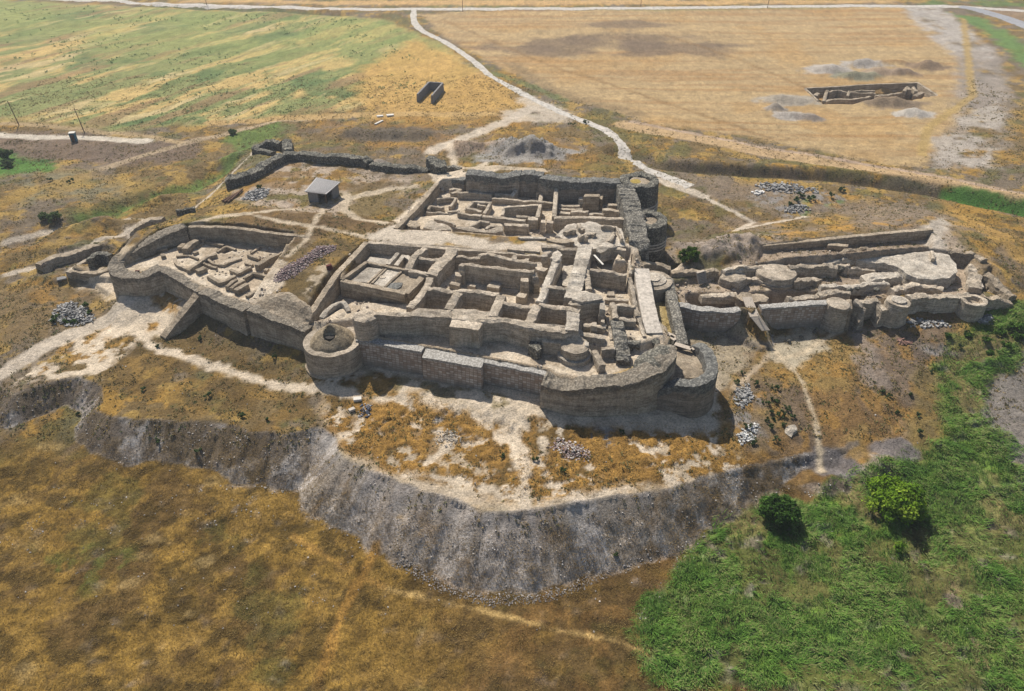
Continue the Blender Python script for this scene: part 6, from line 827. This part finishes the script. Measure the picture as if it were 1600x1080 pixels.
for lb, x, y, h in (('leaning wooden pole left of the blue cabin, at the picture edge', 30, 196, 6.5), ('wooden pole just behind the blue cabin', 132, 207, 6.5), ('wooden pole beside the far gravel road, near the track junction', 723, 19, 8), ('wooden pole by the far road above the stubble field, left one', 1001, 11, 8), ('wooden pole by the far road above the stubble field, right one', 1199, 13, 8), ('wooden pole by the far road at upper left', 323, 8, 8)):
    c = G('F', x, y); t = empty('utility_pole', c, lb, 'pole', 'utility poles'); V, F = tube((c[0], c[1], c[2] - .3), (c[0] - (.5 if y > 100 else 0), c[1], c[2] + h), .13, .09); link('shaft', V, F, 'wood', t); boxm('crossarm', 0, (c[0] - (.45 if y > 100 else 0), c[1], c[2] + h - .6), 1.4, .1, .12, .3, 'wood', t)
for lb, a, b in (('white flat slab lying in the field behind the yard, left one', (210, 520), (1.8, 1.0)), ('white flat slab lying in the field behind the yard, right one', (255, 515), (2.0, 1.2))): boxm('slab', 0, G('N2', *a), b[0], b[1], .35, .3, 'white', None, lb, 'slab')
boxm('slab', 0, G('N2', 205, 548), .6, 3.4, .3, -.5, 'white', None, 'long pale slab lying below the two white slabs in the field', 'slab')
boxm('slab', 0, G('F', 559, 626), 1.2, .8, .35, .2, 'white', None, 'pale rectangular slab lying by the path under the front wall', 'slab'); boxm('slab', 0, G('F', 550, 642), .9, .6, .4, .6, 'slab', None, 'small white stone block left of the rubbish by the front path', 'stone block'); heap('rubbish', 'dark heap of rubbish and stones beside the pale slab by the front path', GP('F', [(560, 652), (562, 634), (578, 632), (580, 650)]), 60, [(.06, .07, .1), (.3, .3, .3), (.12, .12, .14)], (.12, .28), .4, 'rubbish heap')
heap('stone_pile', 'white broken stones beside the grey gravel behind the right dig', GP('N3', [(380, 860), (420, 850), (440, 860), (410, 872)]), 26, [(.62, .6, .56)], (.25, .5), .3)
B('pale_boulder', 'pale pointed boulder on the hillside right of the small green bushes', 'N6', [(530, 945), (545, 920), (575, 918), (585, 940), (560, 965)], -1.6, -3.2, 'pale', rough=.3, top=.6)
W('spoil_bank', 'small dark earth bank left of the shed behind the left court', 'A1', [(510, 40), (560, 28), (640, 18)], 8.3, .8, 6.5, 'dark', rough=.3, top=.3)
W('earth_scarp', 'dark curved earth scarp above the left rounded tower', 'A1', [(195, 190, 5.6), (240, 140, 7), (330, 95, 7.6), (420, 90, 7.8)], 0, 1.4, 3, 'bank', rough=.25, top=.2, batter=.3)
for lb, x, y, s_ in (('black stone lying on the mound near the long cut face', 1580, 450, .9), ): c = G('A1', x, y); V, F = stone((c[0], c[1], c[2] + .3), s_, 1); tag(link('boulder', V, F, 'rust', sharp=50), lb, 'boulder')
# ------------------------------------------------------------------ trees, bushes, grass
GD = [(.045, .10, .015), (.06, .13, .02), (.035, .08, .012), (.08, .16, .025)]; GB = [(.13, .23, .015), (.17, .28, .02), (.10, .19, .015), (.22, .31, .03)]
c = G('F', 1212, 812); tree('bushy_tree', 'dark green rounded tree at the foot of the spoil slope', c, 2.9, 2.7, 2.5, 9000, GD, .24, 'tree', 'trees in the green hollow', 90, 1.6, 3)
c = G('F', 1395, 798); tree('bushy_tree', 'larger bright yellow green rounded tree in the green hollow', c, 4.0, 3.6, 2.9, 13000, GB, .25, 'tree', 'trees in the green hollow', 130, 1.8, 4)
c = G('F', 1404, 861); tree('young_tree', 'small bright sapling standing below the larger yellow green tree', c, .8, .8, 1.0, 900, GB, .16, 'tree', None, 16, .8, 5)
c = G('D1', 390, 335); tree('bushy_tree', 'small bright green bush at the foot of the earth heap beside the right dig', c, 2.1, 1.9, 1.7, 4500, [(.05, .10, .012), (.075, .13, .016)], .2, 'bush', None, 50, .8, 6)
for lb, x, y, r_, se in (('round dark bush on the field edge behind the left yard wall', 365, 210, 1.1, 7), ('olive green bush beside the pale path at far left, right one', 86, 344, 1.6, 8), ('thin grey green bush beside the pale path at far left, left one', 72, 345, 1.2, 9), ('dark green bush in the bright green patch at far left, rear one', 13, 248, 1.9, 10), ('low dark bush in the bright green patch at far left, near one', 14, 261, 1.5, 11)):
    c = G('F', x, y); tree('round_bush', lb, c, r_, r_, r_ * .8, 2200, [(.11, .16, .05), (.14, .19, .065), (.08, .12, .04)], .22, 'bush', 'bushes at far left', 36, r_ * .35, se)
k_ = 0
for x, y in ((450, 830), (475, 815), (490, 825), (540, 855), (470, 870), (500, 875), (530, 885), (565, 890), (450, 905), (480, 900), (525, 925), (490, 765), (400, 745), (340, 700), (310, 735), (465, 940), (485, 995), (390, 1010), (355, 935), (960, 780), (985, 795), (1025, 865), (1120, 885), (1090, 790), (1180, 690), (1300, 580), (1340, 520), (1250, 530), (1210, 1030), (1130, 960)):
    c = G('N6', x, y); k_ += 1; shrub('low_shrub', 'small grey green shrub growing on the orange hillside below the right dig', c, random.uniform(.45, .8), 260, [(.07, .10, .035), (.09, .12, .05), (.05, .085, .025)], .13, 'shrub', 'small shrubs on the right hillside', 40 + k_)
for x, y in ((705, 1000), (880, 1045), (890, 545), (640, 770), (1220, 625), (930, 800), (1190, 905), (350, 880), (700, 575), (1080, 885)):
    c = G('N4', x, y); k_ += 1; shrub('low_shrub', 'small green shrub on the dry slope in front of the left outer wall', c, random.uniform(.45, .8), 260, [(.06, .10, .03), (.08, .12, .04)], .13, 'shrub', 'small shrubs on the left slope', 40 + k_)
for x, y in ((730, 260), (850, 270), (945, 310), (1150, 172), (1130, 605)):
    c = G('N7', x, y); k_ += 1; shrub('low_shrub', 'small dark shrub among the orange mats on the spoil platform', c, random.uniform(.4, .7), 240, [(.05, .08, .025), (.07, .10, .03)], .12, 'shrub', 'small shrubs on the spoil platform', 40 + k_)
for x, y, r_ in ((250, 450, .9), (330, 470, 1.0), (390, 400, 1.1), (400, 430, .8), (290, 470, .8), (240, 470, .8)):
    c = G('N4', x, y); k_ += 1; shrub('low_shrub', 'bright weed clump round the big stone pile at far left', c, r_, 320, [(.06, .11, .02), (.08, .13, .03)], .16, 'shrub', 'weeds round the left stone pile', 40 + k_)
for x, y, r_ in ((1530, 500, 1.6), (1580, 500, 1.8), (1480, 525, 1.3), (1565, 545, 1.5), (1425, 555, 1.1), (1340, 530, .9), (1250, 530, .8), (1510, 575, 1.2), (1440, 610, 1.0)):
    c = G('N6', x, y); k_ += 1; shrub('hollow_bush', 'bright green bush in the thicket at the right end of the dig', c, r_ * .8, 900, [(.08, .16, .025), (.11, .20, .03), (.06, .12, .02)], .2, 'bush', 'thicket right of the dig', 40 + k_, .6)
for x, y, r_ in ((640, 890, 1.2), (580, 900, 1.1), (600, 880, 1.0), (780, 855, 1.0), (730, 880, .9), (550, 915, .9)):
    c = G('N3', x, y); k_ += 1; shrub('low_shrub', 'green weed clump among the scattered stones behind the right dig', c, r_ * 1.2, 360, [(.06, .10, .03), (.05, .085, .035)], .2, 'shrub', 'weeds behind the right dig', 40 + k_, .6)
for x, y, r_ in ((1120, 550, 1.2), (1060, 560, 1.0), (225, 805, .8), (320, 810, 1.0), (880, 160, 0), (1155, 840, 1.0)):
    if r_: c = G('N2' if x > 1000 and y < 700 else 'N1', x, y); k_ += 1; shrub('low_shrub', 'low green weed patch near the paths behind the fort', c, r_, 300, [(.06, .10, .025), (.075, .115, .03)], .18, 'shrub', 'weeds behind the fort', 40 + k_, .5)
def blades(name, n, xr, yr, dens, hgt, wid, colf, lean=.5):
    x = rng.uniform(*xr, n); y = rng.uniform(*yr, n); d = dens(x, y); ok = rng.random(n) < d; x, y = x[ok], y[ok]; m = len(x); z = gz(x, y)
    a = fb2(x, y, 3.0, 3, 300) * 9 + rng.normal(0, .7, m); h = hgt * rng.uniform(.5, 1.3, m) * (.5 + fb2(x, y, 2.5, 3, 301)); l_ = h * lean * rng.uniform(.4, 1.6, m); w = wid * rng.uniform(.6, 1.3, m)
    dx, dy = np.cos(a), np.sin(a); px, py = -dy * w, dx * w
    V = np.stack([np.stack([x - px, y - py, z - .03], 1), np.stack([x + px, y + py, z - .03], 1), np.stack([x + px * .7 + dx * l_ * .5, y + py * .7 + dy * l_ * .5, z + h * .7], 1), np.stack([x - px * .7 + dx * l_ * .5, y - py * .7 + dy * l_ * .5, z + h * .7], 1), np.stack([x + dx * l_ * 1.5, y + dy * l_ * 1.5, z + h], 1)], 1).reshape(-1, 3)
    k5 = np.arange(m)[:, None] * 5; F = np.concatenate([k5 + [0, 1, 2], k5 + [0, 2, 3], k5 + [3, 2, 4]], 0); t_ = colf(x, y, m); me = bpy.data.meshes.new(name)
    me.vertices.add(len(V)); me.vertices.foreach_set('co', V.astype(np.float32).ravel()); me.loops.add(F.size); me.loops.foreach_set('vertex_index', F.astype(np.int32).ravel()); me.polygons.add(len(F)); me.polygons.foreach_set('loop_start', np.arange(0, F.size, 3, dtype=np.int32)); me.update(calc_edges=True); me.materials.append(M['grass'])
    c4 = np.ones((len(V), 4), np.float32); c4[:, :3] = np.repeat(t_, 5, 0); at_ = me.attributes.new('tint', 'FLOAT_COLOR', 'POINT'); at_.data.foreach_set('color', c4.ravel()); o = bpy.data.objects.new(name, me); COL.objects.link(o); return tag(o, kind='stuff')
def field(A, x, y):
    i = np.clip(np.searchsorted(gx, x), 0, nX - 1); j = np.clip(np.searchsorted(gy, y), 0, nY - 1); return A[j, i]
def pal(cols, var=.3):
    cols = np.array(cols)
    def f(x, y, m): k_ = np.clip((fb2(x, y, 4, 3, 310) * 1.6 - .3 + rng.normal(0, .15, m)) * len(cols), 0, len(cols) - 1).astype(int); return cols[k_] * rng.uniform(1 - var, 1 + var, (m, 1))
    return f
blades('green_grass', 420000, (0, 90), (40, 110), lambda x, y: field(grnM, x, y) * (.25 + .75 * sst(.45, .75, field(rid2, x, y))) * (.15 + .85 * sst(.6, .5, fb2(x, y, 6, 5, 221, .6))), .34, .045, pal([(.07, .15, .024), (.10, .20, .032), (.15, .26, .05), (.23, .25, .09), (.13, .24, .042), (.085, .175, .03)]), 1.0)
dryd = lambda x, y: np.clip(field(fg, x, y) * (1 - field(grnM, x, y)) * (.25 + .5 * field(n2, x, y)), 0, 1)
blades('dry_grass', 520000, (-80, 40), (40, 86), dryd, .16, .022, pal([(.17, .115, .04), (.25, .165, .055), (.36, .25, .09), (.15, .10, .035)], .25), .8)
blades('dry_mat_grass', 220000, (-70, 60), (55, 112), lambda x, y: np.clip(field(matM, x, y), 0, 1) * .8, .16, .03, pal([(.36, .21, .045), (.44, .27, .065), (.27, .165, .05), (.20, .14, .05)], .25), .9)
def tufts(name, n, xr, yr, dens, size, cols, k=5):
    x = rng.uniform(*xr, n); y = rng.uniform(*yr, n); ok = rng.random(n) < dens(x, y); x, y = np.repeat(x[ok], k), np.repeat(y[ok], k); m = len(x); sz = np.repeat(size * rng.uniform(.5, 1.5, m // k), k); ci = np.repeat(rng.integers(0, len(cols), m // k), k)
    x = x + rng.normal(0, .5, m) * sz; y = y + rng.normal(0, .5, m) * sz; c = np.stack([x, y, gz(x, y) + rng.uniform(.0, .7, m) * sz], 1); a = rng.normal(size=(m, 3)); a /= np.linalg.norm(a, axis=1)[:, None]; b = np.cross(a, rng.normal(size=(m, 3))); b /= np.linalg.norm(b, axis=1)[:, None]; s3 = sz[:, None] * .55
    V = np.stack([c - a * s3, c - b * s3 * .6, c + a * s3, c + b * s3 * .6], 1).reshape(-1, 3); F = np.arange(4 * m).reshape(-1, 4); t_ = np.array(cols)[ci] * rng.uniform(.7, 1.3, (m, 1)); return tag(link(name, V, F, 'grass', sharp=None, tint=np.repeat(t_, 4, 0)), kind='stuff')
lum = Cc.sum(2); opn = (1 - grnM) * (1 - sb) * sst(1.0, .75, lum) * (fg < .3) * sst(.3, -.6, fort_in + (Z > 7.5) * -9)
tufts('dry_scrub', 260000, (-150, 150), (55, 240), lambda x, y: np.clip(field(opn, x, y) * (.15 + .85 * sst(.38, .66, fb2(x, y, 3, 4, 501))), 0, 1) * np.where(y < 125, 1, .5), .19, [(.20, .165, .07), (.16, .145, .065), (.27, .20, .08), (.13, .15, .06), (.32, .23, .09)])
tufts('weed_clumps', 22000, (-330, 20), (190, 360), lambda x, y: np.clip(field(gl, x, y), 0, 1) * (.015 + .6 * sst(.48, .62, fb2(x, y, 18, 5, 502)) * sst(.4, .6, fb2(x, y, 5, 3, 503))), .42, [(.22, .29, .13), (.26, .32, .14), (.19, .26, .11), (.30, .33, .16)])

def scatter(name, n, xr, yr, dens, r, cols, sink=.3):
    x = rng.uniform(*xr, n); y = rng.uniform(*yr, n); ok = rng.random(n) < dens(x, y); parts, tint = [], []
    for a, b, z in zip(x[ok], y[ok], gz(x[ok], y[ok])):
        q_ = r * random.uniform(.4, 1) ** 2 * 1.6 + .04; parts.append(stone((a, b, z + q_ * (.5 - sink)), q_)); c = random.choice(cols); v_ = random.uniform(.75, 1.2); tint += [tuple(e * v_ for e in c)] * 8
    V, F = join(parts); return tag(link(name, V, F, 'rubble', sharp=None, tint=np.array(tint)), kind='stuff')
flo = sst(-.6, .8, fort_in) * (Z < 7.8) * (Z > 5.3); dgm = sst(0, 1, psd(X, Y, P_DG)); 
scatter('earth_clods', 60000, (-75, 75), (78, 165), lambda x, y: field(flo, x, y) * np.where(x < -36, .3, 1) * sst(.5, .68, fb2(x, y, 3, 4, 601)) * .55 + field(dgm, x, y) * sst(.48, .66, fb2(x, y, 3, 4, 602)) * .5, .22, [(.36, .30, .23), (.28, .23, .18), (.46, .40, .32), (.22, .18, .15)])
scatter('gravel', 90000, (-80, 60), (48, 112), lambda x, y: field(tal, x, y) * sst(.4, .7, fb2(x, y, 2, 4, 603)) * .25 + field(foot, x, y) * .5 + .003 * field(nat, x, y) * (field(grnM, x, y) < .2), .075, [(.36, .33, .30), (.28, .26, .24), (.42, .39, .36), (.20, .185, .17)])
# thin haze volume over the whole place, added to soften the dark shadows
hz_m = bpy.data.materials.new('haze'); hz_m.use_nodes = True; hn = hz_m.node_tree; hn.nodes.remove(hn.nodes['Principled BSDF']); pv = hn.nodes.new('ShaderNodeVolumePrincipled'); pv.inputs['Color'].default_value = (.86, .92, 1, 1); pv.inputs['Density'].default_value = .00026; pv.inputs['Anisotropy'].default_value = .2
hn.links.new(pv.outputs[0], hn.nodes['Material Output'].inputs['Volume'])
hv = [(x, y, z) for z in (-14, 90) for x, y in ((-560, -180), (560, -180), (560, 940), (-560, 940))]; ho = link('haze', hv, [(3, 2, 1, 0), (4, 5, 6, 7), (0, 1, 5, 4), (1, 2, 6, 5), (2, 3, 7, 6), (3, 0, 4, 7)], hz_m, sharp=None); tag(ho, kind='stuff')
